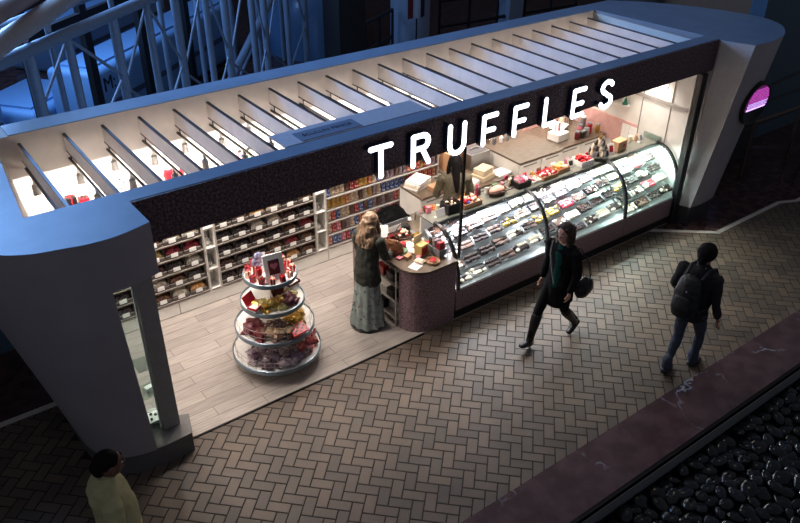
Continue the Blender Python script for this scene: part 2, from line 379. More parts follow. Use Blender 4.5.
ff = MB(); ff.add([(10.345-10.6, -.025-.8, 2.93), (10.515-10.6, -.458-.8, 2.93), (10.259-10.6, -.198-.8, .30), (10.202-10.6, -.025-.8, .30), (10.340-10.6, -.03-.8, 2.93), (10.509-10.6, -.462-.8, 2.93), (10.252-10.6, -.204-.8, .30), (10.196-10.6, -.03-.8, .30)], [(0, 1, 2, 3), (7, 6, 5, 4), (0, 4, 5, 1), (1, 5, 6, 2), (2, 6, 7, 3), (3, 7, 4, 0)], mat('painted interior light', (196, 190, 186), .5)); ff.build('inner_face', er)['label'] = 'inner side face of the end wall, interior light painted in as light grey'  # fin face coloured lighter to stand in for interior light falling on it
m_ = MB(); m_.loft([rring(2.936), rring(2.94)], roofm); m_.build('top_cap', er)
m_ = MB(); m_.loft([rring(0), rring(.30)], mat('plinth dark grey', (52, 52, 56), .4)); m_.build('plinth', er)
wr = MB(); wr.box(10.12, 10.16, .1, 2.45, 0, 2.90, whitem); struct(wr.build('wall_right'), 'white panelled inner wall at the right end of the kiosk')
sm = mat('seam grey', (120, 114, 108), .6)
sd = MB()
for y in (.42, .95): sd.box(10.112, 10.12, y-.006, y+.006, 0, 2.45, sm)
sd.box(10.108, 10.12, .12, 1.5, 1.84, 1.90, mat('grey handle strip', (150, 144, 138), .4)); struct(sd.build('trim_4'), 'seams and grey strip of the white wall panels')
nm = MB(); nm.box(10.105, 10.12, .95, 2.2, .95, 1.36, pinkm); struct(nm.build('wall_right'), 'pink tiled splashback on the right wall')
nm = MB(); nm.box(4.98, 10.12, 2.435, 2.45, .95, 1.36, pinkm); struct(nm.build('wall_back'), 'pink tiled splashback on the back wall')
# canopy
ca = thing('canopy', 'long slatted roof canopy of the chocolate kiosk with a dark granite fascia', 'canopy', (6, 1.2, 2.4))
def cb(nm, mb): return mb.build(nm, ca, loc=(-6, -1.2, -2.4))
cb('front_beam', MB().box(1.66, 10.35, .03, .25, 2.62, ZT, roofm))
cb('back_beam', MB().box(1.16, 10.17, 2.2, 2.52, 2.926, ZT-.001, roofm))
cb('bulkhead', MB().box(1.0, 10.16, 2.2, 2.52, 2.45, 2.925, beigem))
cb('soffit', MB().box(1.76, 10.2, .03, .25, 2.49, 2.615, whitem))
cb('fascia', MB().box(1.66, 10.35, 0, .028, ZF, ZT-.004, fasciam))
XS = [1.24, 1.70]+[2.115+.4155*i for i in range(20)]
for i, x in enumerate(XS):
    sl = cb('slat', MB().box(x-.012, x+.012, .25, 2.2, 2.64, 2.818, slatm))
    t_ = MB(); t_.box(x-.016, x+.016, .25, 2.2, 2.818, 2.832, navym); t_.box(x-.016, x+.016, .25, 2.2, 2.626, 2.64, navym)
    t_.build('edge_trim', sl)
    cb('lamp_rail', MB().box(x-.012, x+.012, .27, 2.2, 2.53, 2.55, darkm).box(x-.006, x+.006, .3, .31, 2.55, 2.626, darkm).box(x-.006, x+.006, 2.1, 2.11, 2.55, 2.626, darkm))
# spotlights
def spotproto():
    t = thing('spotlight', '', 'spotlight')
    MB().box(-.012, .012, -.012, .012, -.05, 0, spotm).build('stem', t)
    MB().lathe([(.02, -.02), (.03, -.03), (.032, -.10), (.036, -.115)], spotm, (0, 0, -.025), 12).build('housing', t, smooth=True)
    MB().lathe([(.001, 0), (.030, 0), (.030, .003)], mat('lamp lens', (255, 236, 210), .3, emit=9), (0, 0, -.148), 12).build('lens', t)
    return t
SP = spotproto(); used = False; k = 0
for i, x in enumerate(XS):
    ys = [2.02, 1.45, .95] if i % 2 == 0 else [1.9, 1.3, .75]
    if i == 0: ys = [1.9, .62]
    for j, y in enumerate(ys):
        nm_ = ['nearest the back beam', 'at its middle', 'nearest the front beam'][j] if len(ys) == 3 else ['nearest the back beam', 'nearest the front beam'][j]
        o = place(SP, used, (x, y, 2.5285), 0, f'grey spotlight under the {ORD[i]} slat from left, {nm_}', 'spotlights under the roof slats', 1.25)
        used = True
        if j == 1 and len(ys) == 3: spotlamp('spotlight_lamp', (x, y, 2.32), (x, 2.3, 2.7), 9, (255, 243, 234), 120, .9, .03)
        if j == 0 or j == len(ys)-1:
            tgt = (x+.05, 2.45, 1.6) if j == 0 else (x, .2, 0)
            spotlamp('spotlight_lamp', (x, y, 2.32), tgt, 42 if j == 0 else 47, (255, 243, 234), 150 if j == 0 else 118, 1, .03)
# plaque on the front beam
pp = thing('roof_plaque', 'pale panel with a dark lettered plaque lying on the front roof beam', 'plaque', (4.2, .45, 2.94))
MB().box(-.85, .98, -.19, .16, -.012, 0.004, mat('pale blue grey panel', (190, 190, 198), .5)).build('panel', pp)
MB().box(-.64, .10, -.17, .06, .004, .010, mat('plaque slate', (112, 126, 148), .5)).build('plate', pp)
def text(body, size, m, parent, loc, rot=(0, 0, 0), ext=.001, name='lettering'):
    cu = bpy.data.curves.new(name, 'FONT'); cu.body = body; cu.size = size; cu.extrude = ext; cu.align_x = 'CENTER'; cu.align_y = 'CENTER'
    o = bpy.data.objects.new(name, cu); COL.objects.link(o); dg = bpy.context.evaluated_depsgraph_get()
    me = bpy.data.meshes.new_from_object(o.evaluated_get(dg)); bpy.data.objects.remove(o)
    me.materials.clear(); me.materials.append(m); o = bpy.data.objects.new(name, me); COL.objects.link(o); o.parent = parent; o.location = loc; o.rotation_euler = rot; return o
text('SCULLIN FENCE', .085, navym, pp, (-.27, -.05, .0115))
# letters
ledm = mat('letter face white light', (240, 244, 255), .4, emit=3)
retm = mat('letter side navy', (22, 34, 58), .35)
hw = .030
def stroke(mb, pts, y0, y1, m, cyc=False):
    for p in pts:
        mb.loft([[(p[0]+hw*math.cos(2*math.pi*k/14), y, p[1]+hw*math.sin(2*math.pi*k/14)) for k in range(14)] for y in (y0, y1)], m)
    n = len(pts)
    for i in range(n if cyc else n-1):
        a = Vector(pts[i]); b = Vector(pts[(i+1) % n]); d = (b-a)
        if d.length < 1e-6: continue
        d.normalize(); q = Vector((-d.y, d.x))*hw
        mb.loft([[(p.x, y, p.y) for p in (a-q, b-q, b+q, a+q)] for y in (y0, y1)], m)
def arc(cx, cz, r, a0, a1, n=8, ry=None):
    return [(cx+r*math.cos(math.radians(a0+(a1-a0)*k/n)), cz+(ry or r)*math.sin(math.radians(a0+(a1-a0)*k/n))) for k in range(n+1)]
Hh = .335; Wd = .20
LET = {
 'T': [[(-.13, Hh), (.13, Hh)], [(0, Hh), (0, 0)]],
 'R': [[(-.1, 0), (-.1, Hh)], [(-.1, Hh), (.03, Hh)]+arc(.03, Hh-.075, .075, 90, -90)+[(-.1, Hh-.15)], [(.02, Hh-.15), (.115, 0)]],
 'U': [[(-.105, Hh), (-.105, .1)]+arc(0, .105, .105, 180, 360)+[(.105, Hh)]],
 'F': [[(-.09, 0), (-.09, Hh), (.10, Hh)], [(-.09, .16), (.07, .16)]],
 'L': [[(-.09, Hh), (-.09, 0), (.09, 0)]],
 'E': [[(.10, Hh), (-.09, Hh), (-.09, 0), (.10, 0)], [(-.09, .155), (.075, .155)]],
 'S': [arc(.0, Hh-.075, .095, 20, 180, 8, .075)+arc(0, Hh-.075, .095, 180, 250, 3, .075)+arc(0, .075, .1, 70, -20, 4, .075)+arc(0, .075, .1, -20, -160, 8, .075)],
}
LX = [4.28, 4.81, 5.33, 5.82, 6.31, 6.82, 7.32, 7.85]
seen = 0
for ch, x in zip('TRUFFLES', LX):
    if ch == 'F': seen += 1
    wd = {'F': 'first letter F' if seen == 1 and ch == 'F' else 'second letter F'}.get(ch, f'letter {ch}')
    t = thing('sign_letter', f'glowing white {wd} of the word on the kiosk fascia', 'letter', (x, 0, 2.495), 0, 'glowing letters of the kiosk sign')
    a = MB(); b = MB()
    for st in LET[ch]: stroke(a, st, -.002, -.085, retm); stroke(b, st, -.0852, -.094, ledm)
    a.build('side_return', t); b.build('face', t)
# jambs
jm = mat('jamb dark grey', (44, 44, 46), .35, metal=.4)
t = thing('door_track', 'tall dark metal track post at the right end of the shop front', 'post', (10.12, -.03, 0))
MB().box(-.10, -.045, -.03, .05, .0, 2.488, jm).build('outer_post', t); MB().box(-.02, .03, -.03, .05, .0, 2.488, jm).build('inner_post', t); MB().box(-.045, -.02, .0, .04, 0, 2.488, blackm).build('groove', t)
MB().box(5.535-.014, 5.535+.014, -.014, .014, .965, 2.488, darkm).build('shop_post'); tag(bpy.data.objects['shop_post'], 'thin dark vertical rod between counter and fascia below the letter U', 'post')
# round sign
def bodypt(z, sidx): 
    pl = lerp(Rb, Rt, z/ZT); return Vector((pl[sidx].x, pl[sidx].y, z))
def surf(z, s):
    pl = lerp(Rb, Rt, z/ZT); i = int(s); p = pl[i].lerp(pl[i+1], s-i); return Vector((p.x, p.y, z))
cz, cs = 1.96, 9.6
P = surf(cz, cs); du = (surf(cz, cs+1.5)-surf(cz, cs-1.5)).normalized(); dv = (surf(cz+.2, cs)-surf(cz-.2, cs)).normalized()
du = (surf(cz, cs-3)-surf(cz, cs-6)).normalized(); nn = du.cross(dv).normalized()
if nn.y > 0: nn = -nn
vv = nn.cross(du).normalized()
if vv.z < 0: vv = -vv
uu = vv.cross(nn).normalized()
T = Matrix(((uu.x, vv.x, nn.x, P.x+nn.x*.05), (uu.y, vv.y, nn.y, P.y+nn.y*.06), (uu.z, vv.z, nn.z, P.z+nn.z*.06), (0, 0, 0, 1)))
rs = bpy.data.objects.new('round_sign', None); COL.objects.link(rs); rs.matrix_world = T
tag(rs, 'round dark sign with a glowing pink dotted heart on the right end wall', 'sign')
r_ = .34
MB().lathe([(r_, -.10), (r_, .022), (r_-.015, .03), (r_-.03, .02)], blackm, seg=36).build('rim', rs, smooth=True)
MB().lathe([(r_-.03, .0), (r_-.03, .02)], mat('sign face dark', (26, 20, 30), .3), seg=36).build('disc', rs)
# pink screen part : upper segment of the disc with rows of dots
pk = mat('pink light', (214, 84, 200), .4, emit=1.1); pk2 = mat('pale violet light', (206, 170, 250), .4, emit=1.8); pk0 = mat('deep magenta', (112, 30, 104), .4, emit=.5)
seg = [(r_*.88*math.cos(a), r_*.88*math.sin(a)) for a in [math.radians(-14+208*k/28) for k in range(29)]]
sg = MB(); sg.prism(seg, .021, .024, pk0); sg.build('screen', rs)
dt = MB()
for i in range(-8, 9):
    for j in range(-3, 10):
        x, y = (i+.5*(j % 2))*.031, j*.027
        if math.hypot(x, y) < r_*.84 and y > -.055:
            dt.lathe([(.0095, .0242), (.0095, .0262)], pk2 if y < .035 else pk, (x, y, 0), 8)
dt.box(-.25, .25, -.078, -.058, .0242, .0262, pk2)
dt.build('dots', rs)
# ---------------------------------------------------------------- wall shelving
shm = mat('shelf white', (186, 178, 168), .45); shg = mat('shelf edge grey', (150, 144, 138), .4); binm = mat('bin smoky acrylic', (84, 74, 68), .25); binm2 = mat('shelf lip bronze grey', (110, 98, 88), .4)
cabx = [1.52, 2.62, 3.85, 4.94, 5.95]
cw = ['beside the left end window', 'under the left bins', 'under the middle bins', 'under the middle bins by the bag shelves']
for i in range(4):
    a, b = cabx[i], cabx[i+1]
    t = thing('base_cabinet', f'low white base cabinet at the foot of the back wall, {cw[i] if i < 3 else "under the candy bag shelves"}', 'cabinet', ((a+b)/2, 2.3, .012), 0, 'low base cabinets along the back wall')
    wd = (b-a)/2
    MB().box(-wd, wd, -.06, .15, 0, .20, shm).build('body', t); MB().box(-wd+.008, wd-.008, -.078, -.06, .012, .185, whitem).build('door', t)
def shelfunit(x0, x1, rows, label, name='shelving_unit', div=None, top=1.9):
    shm = whitem if name == 'shelf_column' else globals()['shm']
    t = thing(name, label, 'shelving', ((x0+x1)/2, 2.32, .213)); wd = (x1-x0)/2-.002
    MB().box(-wd, wd, .11, .128, 0, top-.21, shm).build('back_panel', t)
    for s in (-1, 1): MB().box(s*wd-.008*(s+1), s*wd-.008*(s-1), -.09, .11, 0, top-.21, shm).build('side_panel', t)
    for z in rows:
        MB().box(-wd+.016, wd-.016, -.10, .11, z-.213-.0, z-.213+.012, shg if '_unit' in name else shm).box(-wd+.016, wd-.016, -.108, -.10, z-.213-.002, z-.213+.013, binm2 if 'bins' in label and '_unit' in name else shg).build('shelf', t)
    MB().box(-wd, wd, -.11, .128, top-.235, top-.213, shm).build('top_panel', t)
    MB().box(-wd+.016, wd-.016, -.09, -.08, rows[-1]-.213+.22, top-.235, shm).build('upper_panel', t)
    return t
rows = [.225+.212*k for k in range(6)]
shelfunit(1.54, 3.08, rows, 'wall shelving with six columns of clear candy bins nearest the left end wall')
shelfunit(3.24, 4.76, rows, 'wall shelving with six columns of clear candy bins behind the tiered stand')
shelfunit(4.94, 7.0, [.225+.20*k for k in range(6)], 'wall shelving with sloped rows of bright candy bags behind the shopper')
for x0, x1, wd in ((3.08, 3.24, 'between the two bin shelvings'), (4.76, 4.94, 'between the bins and the candy bag shelves')):
    shelfunit(x0, x1, [.225, .53, .85, 1.15], f'narrow white open shelf column {wd}', 'shelf_column')
# bins
def heap(mb, m, x0, x1, y0, y1, z, h, n=3, seed=0):
    def fn(u, v):
        e = math.sin(math.pi*min(max(u, .0), 1))*math.sin(math.pi*min(max(v, 0), 1))
        q = noise.noise(Vector((u*9+seed, v*9, seed*.3)))
        return (x0+(x1-x0)*u, y0+(y1-y0)*v, z+h*(e**.28)*(.75+.35*q))
    mb.grid(fn, 8, 6, m)
binmats = {'dark chocolate': mat('dark truffles', (58, 36, 28), .35, rgb2=(112, 78, 60), scale=45), 'milk chocolate': mat('mixed milk chocolate', (84, 50, 34), .4, rgb2=(140, 96, 62), scale=45), 'red foil candy': mat('mixed red candy', (110, 20, 30), .35, rgb2=(190, 60, 64), scale=45), 'yellow candy': mat('mixed yellow candy', (206, 160, 70), .4, rgb2=(244, 222, 160), scale=45), 'cream candy': mat('mixed cream candy', (200, 180, 150), .4, rgb2=(240, 230, 214), scale=45), 'black candy': mat('black candy', (30, 24, 24), .3, rgb2=(96, 76, 70), scale=45), 'orange candy': mat('mixed orange candy', (196, 110, 46), .4, rgb2=(232, 190, 120), scale=45)}
def binproto(m, k):
    t = thing('candy_bin', '', 'bin')
    c = MB(); wd = .118
    c.box(-wd, wd, -.09, .10, 0, .006, binm); c.box(-wd, -wd+.005, -.09, .10, 0, .17, binm); c.box(wd-.005, wd, -.09, .10, 0, .17, binm); c.box(-wd, wd, .095, .10, 0, .17, binm); c.box(-wd, wd, -.095, -.09, 0, .055, binm)
    c.box(-wd, wd, -.096, -.088, .050, .060, shg); c.build('tub', t)
    h = MB(); heap(h, m, -wd+.006, wd-.006, -.088, .094, .068, .075, seed=k); h.build('candy', t)['kind'] = 'stuff'
    MB().box(-.046, .046, -.106, -.098, .022, .078, paperm).build('price_card', t)
    return t
BP = {}
pattern = [ # rows bottom to top, columns left to right (12)
 'rkkmco kdkmom', 'rkkcmk dkkmrm', 'rkkdkc kkdkmr', 'ykkyrr kkccdk', 'kkkdcc kdockm', 'kkkkoc kkookk']
key = {'k': 'black candy', 'd': 'dark chocolate', 'm': 'milk chocolate', 'r': 'red foil candy', 'y': 'yellow candy', 'c': 'cream candy', 'o': 'orange candy'}
for r in range(6):
    pt = pattern[r].replace(' ', '')
    for c in range(12):
        kk = key[pt[c]]; x = 1.68+.248*c if c < 6 else 3.375+.2495*(c-6)
        if kk not in BP: BP[kk] = binproto(binmats[kk], len(BP)); u = False
        else: u = True
        blk = 'left' if c < 6 else 'middle'
        place(BP[kk], u, (x, 2.33, rows[r]+.0125), 0, f'clear bin of {kk}, {ORD[r]} row up, {ORD[c % 6]} column of the {blk} bin shelving', 'candy bins on the back wall')
# candy bags on the right shelving
def pillow(m, sx, sy, sz, mb=None, T=None, n=6, seed=0):
    mb = mb or MB()
    for s in (1, -1):
        def fn(u, v, s=s):
            a, b = 2*u-1, 2*v-1
            e = max(0, (1-a**4))*max(0, (1-b**4))
            z = s*sz/2*(e**.5)*(1+.35*noise.noise(Vector((a*3+seed, b*3, s))))
            return (a*sx/2*(1-.06*(1-abs(b))), z, b*sy/2)
        mb.grid(fn, n, n, m, T)
    return mb
cols = {'red': mat('red printed bag', (176, 36, 44), .3, rgb2=(232, 200, 190), scale=34, lo=.5, hi=.6), 'blue': mat('blue printed bag', (50, 84, 150), .35, rgb2=(210, 214, 224), scale=34, lo=.5, hi=.6), 'pink': mat('pink printed bag', (206, 104, 120), .35, rgb2=(240, 220, 220), scale=34, lo=.5, hi=.6), 'yellow': mat('yellow printed bag', (200, 160, 76), .35, rgb2=(150, 84, 50), scale=34, lo=.5, hi=.6), 'orange': mat('orange printed bag', (204, 104, 54), .35, rgb2=(240, 220, 190), scale=34, lo=.5, hi=.6), 'green': mat('green printed bag', (80, 116, 70), .35, rgb2=(226, 220, 190), scale=34, lo=.5, hi=.6), 'red_': redm, 'cream': mat('cream printed bag', (216, 198, 172), .4, rgb2=(130, 80, 60), scale=34, lo=.5, hi=.6), 'purple': purplem, 'brown': milkm}
BG = {}
palette = [['pink', 'red', 'brown', 'pink'], ['pink', 'red', 'purple', 'red', 'blue'], ['cream', 'blue', 'purple', 'cream', 'green'], ['yellow', 'cream', 'purple', 'blue', 'orange'], ['cream', 'yellow', 'cream', 'purple', 'red'], ['yellow', 'orange', 'cream', 'pink']]
for r in range(6):
    n = 25
    for c in range(n):
        pal = palette[r]; cl = pal[int(c/n*len(pal))] if R.random() < .38 else R.choice(['red', 'cream', 'purple', 'brown', 'pink', 'yellow', 'cream', 'brown', 'orange', 'blue'])
        if r == 3 and 12 <= c <= 16: cl = 'blue'
        if r == 3 and c > 17: cl = R.choice(['orange', 'red'])
        if cl not in BG:
            BG[cl] = pillow(cols[cl], .082, .165, .055, seed=len(BG)).box(-.034, .034, -.002, .002, .054, .064, paperm).build('candy_bag'); tag(BG[cl], '', 'bag'); u = False
        else: u = True
        o = place(BG[cl], u, (5.00+.080*c, 2.275, .225+.20*r+.10), 0, f'{cl} candy bag, {ORD[c]} from left, {ORD[r]} shelf up', 'candy bags on the back wall shelving')
        o.rotation_euler = (R.uniform(-.22, -.1), 0, R.uniform(-.1, .1))
# things on top of the shelving, seen through the roof slats
def giftbox(m1, m2, sx, sy, sz, name='gift_box', label='', cat='box', bow=True, group=None):
    t = thing(name, label, cat, group=group)
    MB().rbox(-sx/2, sx/2, -sy/2, sy/2, 0, sz, m1, .004, 1).build('carton', t)
    b = MB(); e = .002; q = .006
    b.box(-q, q, -sy/2-e, sy/2+e, -0, sz+e, m2); b.box(-sx/2-e, sx/2+e, -q, q, 0, sz+e, m2)
    if bow:
        for s in (-1, 1): b.ball((s*.02, 0, sz+.012), .013, m2, 1.2, .6, .6, 8, 5)
    b.build('ribbon', t); return t
for i, (x, c1, nm, sz) in enumerate([(1.27, blackm, 'black', .16), (1.40, redm, 'red', .11)]):
    t = giftbox(c1, redm if c1 is blackm else blackm, .11, .10, sz, label=f'{nm} gift box on top of the wall shelving under the first roof slat', group='gift boxes above the shelving')
    t.location = (1.62+i*.14, 2.27, 1.9)
# heart vases, plush and cards
t = thing('heart_jar', 'red heart shaped jar with white rim on top of the shelving under the fourth slat', 'jar', (2.80, 2.3, 1.9))
MB().lathe([(.03, 0), (.05, .02), (.07, .09), (.06, .15), (.03, .17)], redm, seg=16).build('vase', t, smooth=True); MB().lathe([(.032, .17), (.036, .185), (.02, .185)], paperm, seg=16).build('rim', t)
t = thing('heart_jar', 'small red bottle beside the heart jar on top of the shelving', 'jar', (2.95, 2.3, 1.9))
MB().lathe([(.03, 0), (.035, .08), (.012, .12), (.012, .17)], redm, seg=14).build('vase', t, smooth=True); MB().lathe([(.014, .17), (.014, .19)], paperm, seg=12).build('rim', t)
t = thing('flower_card', 'white card with red flowers standing on the shelving under the third slat', 'card', (2.28, 2.3, 1.9))
MB().box(-.11, .11, -.005, .005, 0, .24, paperm).build('sheet', t)
b = MB()
for q in range(9): b.lathe([(.014+.006*R.random(), 0), (.012, .003)], redm if q % 2 else pinkw, seg=8, T=Matrix.Translation((R.uniform(-.08, .08), -.0052, R.uniform(.03, .21))) @ Matrix.Rotation(math.pi/2, 4, 'X'))
b.build('flowers', t)['kind'] = 'stuff'
t = thing('plush_pair', 'pink and green soft toys with black caps on top of the shelving', 'toy', (3.75, 2.3, 1.9))
b = MB(); b.ball((0, 0, .05), .05, pinkw).ball((0, 0, .12), .035, pinkw); b.build('pink_toy', t, smooth=True); b = MB(); b.ball((.12, 0, .05), .05, greenm).ball((.12, 0, .12), .035, greenm); b.build('green_toy', t, smooth=True)
b = MB(); b.ball((0, 0, .155), .025, blackm).ball((.12, 0, .155), .025, blackm); b.build('caps', t, smooth=True)
# small decorations in the white columns
for n, (x, z, m, sz) in enumerate([(3.16, .865, paperm, .05), (3.16, 1.165, paperm, .045), (3.16, .545, chromem, .04), (4.85, .865, chromem, .045), (4.85, .545, paperm, .04), (4.85, 1.165, pinkw, .045)]):
    b = MB(); b.lathe([(sz*.6, 0), (sz, sz*.5), (sz*.9, sz*1.4), (sz*.3, sz*2), (sz*.35, sz*2.3)], m, seg=14)
    o = b.build('ornament', loc=(x, 2.33, z), smooth=True)
    tag(o, f'small {"white" if m is paperm else "silver" if m is chromem else "pink"} ornament in the {"left" if x < 4 else "right"} white shelf column, {["", "lower", "middle", "upper"][1+int((z-.5)/.3)]} shelf', 'ornament')
# ---------------------------------------------------------------- checkout counter
t = thing('checkout_counter', 'mauve granite checkout counter with rounded corner and taupe top', 'counter', (5.15, .6, .012))
def L(p): return [(x-5.15, y-.6) for x, y in p]
def rc(x0, y0, r, n=8): return [(x0+r-r*math.cos(math.pi/2*k/n), y0+r-r*math.sin(math.pi/2*k/n)) for k in range(n+1)]
foot = rc(4.82, .0, .30)+[(5.505, .0), (5.505, .26), (4.86, .30)]
MB().prism(L(foot), .0, .90, granm).build('granite_front', t)
MB().prism(L([(4.92, .30), (5.505, .26), (5.505, 1.28), (4.92, 1.28)]), 0, .90, whitem).build('carcass', t)
MB().prism(L(rc(4.795, -.025, .32)+[(5.505, -.025), (5.505, 1.3), (4.76, 1.3)]), .90, .938, taupem).build('worktop', t)
t2 = thing('side_counter', 'short taupe topped counter behind the left end of the display case', 'counter', (5.86, 1.06, .012))
MB().box(-.35, .35, -.23, .22, 0, .90, whitem).build('carcass', t2); MB().box(-.35, .36, -.24, .24, .90, .938, taupem).build('worktop', t2)
rk = MB(); wire = mat('wire pale metal', (186, 180, 172), .35, metal=.5)
for y in (.34, .80, 1.27): rk.tube([(4.80-5.15, y-.6, 0), (4.80-5.15, y-.6, .90)], .011, wire, 6)
for z in (.08, .34, .60, .85):
    rk.box(4.80-5.15, 4.92-5.15, .34-.6, 1.27-.6, z, z+.012, wire)
rk.build('side_rack', t)
MB().box(4.785-5.15, 4.93-5.15, 1.27-.6, 1.31-.6, 0, .90, granm).build('end_panel', t)
for k, (y, z, m) in enumerate([(.50, .36, blackm), (.72, .62, redm), (1.05, .36, pinkw), (1.05, .62, blackm), (.50, .62, blackm), (.72, .10, blackm), (1.05, .10, redm)]):
    o = MB().rbox(-.045, .045, -.08, .08, 0, .12, m, .01).build('candy_box', loc=(4.865, y, z+.012+.0)); nm = {'black plastic': 'black', 'red glossy card': 'red', 'pink wrap': 'pink'}[m.name]
    tag(o, f'{nm} box, {["lowest", "middle", "upper"][int(z/.26)]} shelf of counter side rack, {"nearest walkway" if y < .6 else "in the middle" if y < .9 else "farthest from walkway"}', 'box')
# ---------------------------------------------------------------- display cases
CX = [5.525, 7.20, 8.87, 10.10]; cn = ['first (nearest the checkout counter)', 'second (middle)', 'third (farthest, at the right end)']
TI = .42
deckm = mat('case white deck', (226, 226, 222), .3); shelfm = mat('case mirror shelf', (184, 184, 182), .3); granc = granm
lampm = mat('case strip light', (235, 246, 255), .4, emit=4)
def prof(n=14, off=0):
    out = []
    for k in range(n+1):
        a = math.pi/2*k/n
        out.append((.52-(.52+off)*math.cos(a)**.9, .46+(.76+off)*math.sin(a)**.95))
    return out
for i in range(3):
    x0, x1 = CX[i], CX[i+1]; xm = (x0+x1)/2; wd = (x1-x0)/2-.002
    t = thing('display_case', f'{cn[i]} curved glass chocolate display case with granite base', 'display case', (xm, 0, .012), 0, 'curved glass display cases')
    MB().box(-wd, wd, .0, .80, .13, .44, granc).build('granite_base', t)
    MB().box(-wd, wd, .008, .78, 0, .13, blackm).build('toe_kick', t)
    MB().box(-wd, wd, .0, .80, .44, .47, deckm).build('deck', t)
    MB().box(-wd, wd, .775, .80, .47, 1.19, whitem).build('back_panel', t)
    for k in range(5):
        y0 = .03+.14*k; z0 = .475+.12*k
        if k: MB().box(-wd+.02, wd-.02, -.075, .075, -.010, 0, shelfm, Matrix.Translation((0, y0+.07, z0+.035)) @ Matrix.Rotation(TI, 4, 'X')).build('shelf', t)
    pf = prof(); g_ = MB()
    g_.grid(lambda u, v: (-wd+2*wd*u, pf[int(round(v*14))][0], pf[int(round(v*14))][1]), 1, 14, GL); o = g_.build('curved_glass', t, smooth=True)
    p2 = prof(14, .022); p3 = prof(14, -.012)
    for s in ((-1, 1) if i == 0 else (1,)):
        e_ = MB(); xx = s*(wd-.022)
        loops = [[(xx-.022, a[0], a[1]), (xx+.022, a[0], a[1]), (xx+.022, b[0], b[1]), (xx-.022, b[0], b[1])] for a, b in zip(p2, p3)]
        e_.loft(loops, jm); e_.build('frame_hoop', t)
    MB().box(-wd, wd, .50, .80, 1.195, 1.215, mat('ledge smoky glass', (112, 112, 102), .2)).box(-wd, wd, .492, .52, 1.17, 1.216, jm).build('ledge', t)
    MB().box(-wd+.05, wd-.05, .53, .56, 1.16, 1.172, lampm).build('strip_light', t)
    l = area('case_lamp', (xm, .50, 1.15), (xm, .15, .4), 2*wd-.1, (40, 38, 38)[i], (235, 240, 255) if i < 2 else (220, 255, 248), .05)
o = MB().box(-.004, 0, -.2, .14, 0, .10, GLT).build('glass_guard', loc=(CX[3]-.01, .66, 1.2285)); tag(o, 'small glass guard at the right end of the case ledge', 'glass')
# trays and chocolates
trm = [mat('tray silver', (196, 198, 202), .2, metal=.7), mat('tray black', (30, 28, 30), .3), mat('tray white', (236, 236, 234), .3)]
def chocmesh(kind):
    b = MB()
    if kind == 0: b.ball((0, 0, .010), .0125, brownm, 1, 1, .85, 8, 5)
    elif kind == 1: b.rbox(-.011, .011, -.011, .011, 0, .016, milkm, .004, 1)
    elif kind == 2: b.ball((0, 0, .010), .0125, whitecm, 1, 1, .85, 8, 5)
    elif kind == 3: b.rbox(-.014, .014, -.009, .009, 0, .013, brownm, .003, 1)
    elif kind == 4: b.lathe([(.011, 0), (.014, .012), (.004, .02)], mat('strawberry pink', (196, 70, 80), .4), seg=8)
    else: b.lathe([(.012, 0), (.015, .01), (.006, .016)], goldm, seg=8)
    return b
kn = ['round dark chocolate truffle', 'square milk chocolate', 'round white chocolate truffle', 'dark chocolate bar piece', 'pink strawberry candy', 'gold wrapped chocolate']
CP = []
rest = MB(); RS = [chocmesh(k) for k in range(6)]
shelfname = ['lowest shelf', 'second shelf', 'third shelf', 'fourth shelf', 'top shelf']
nind = 0
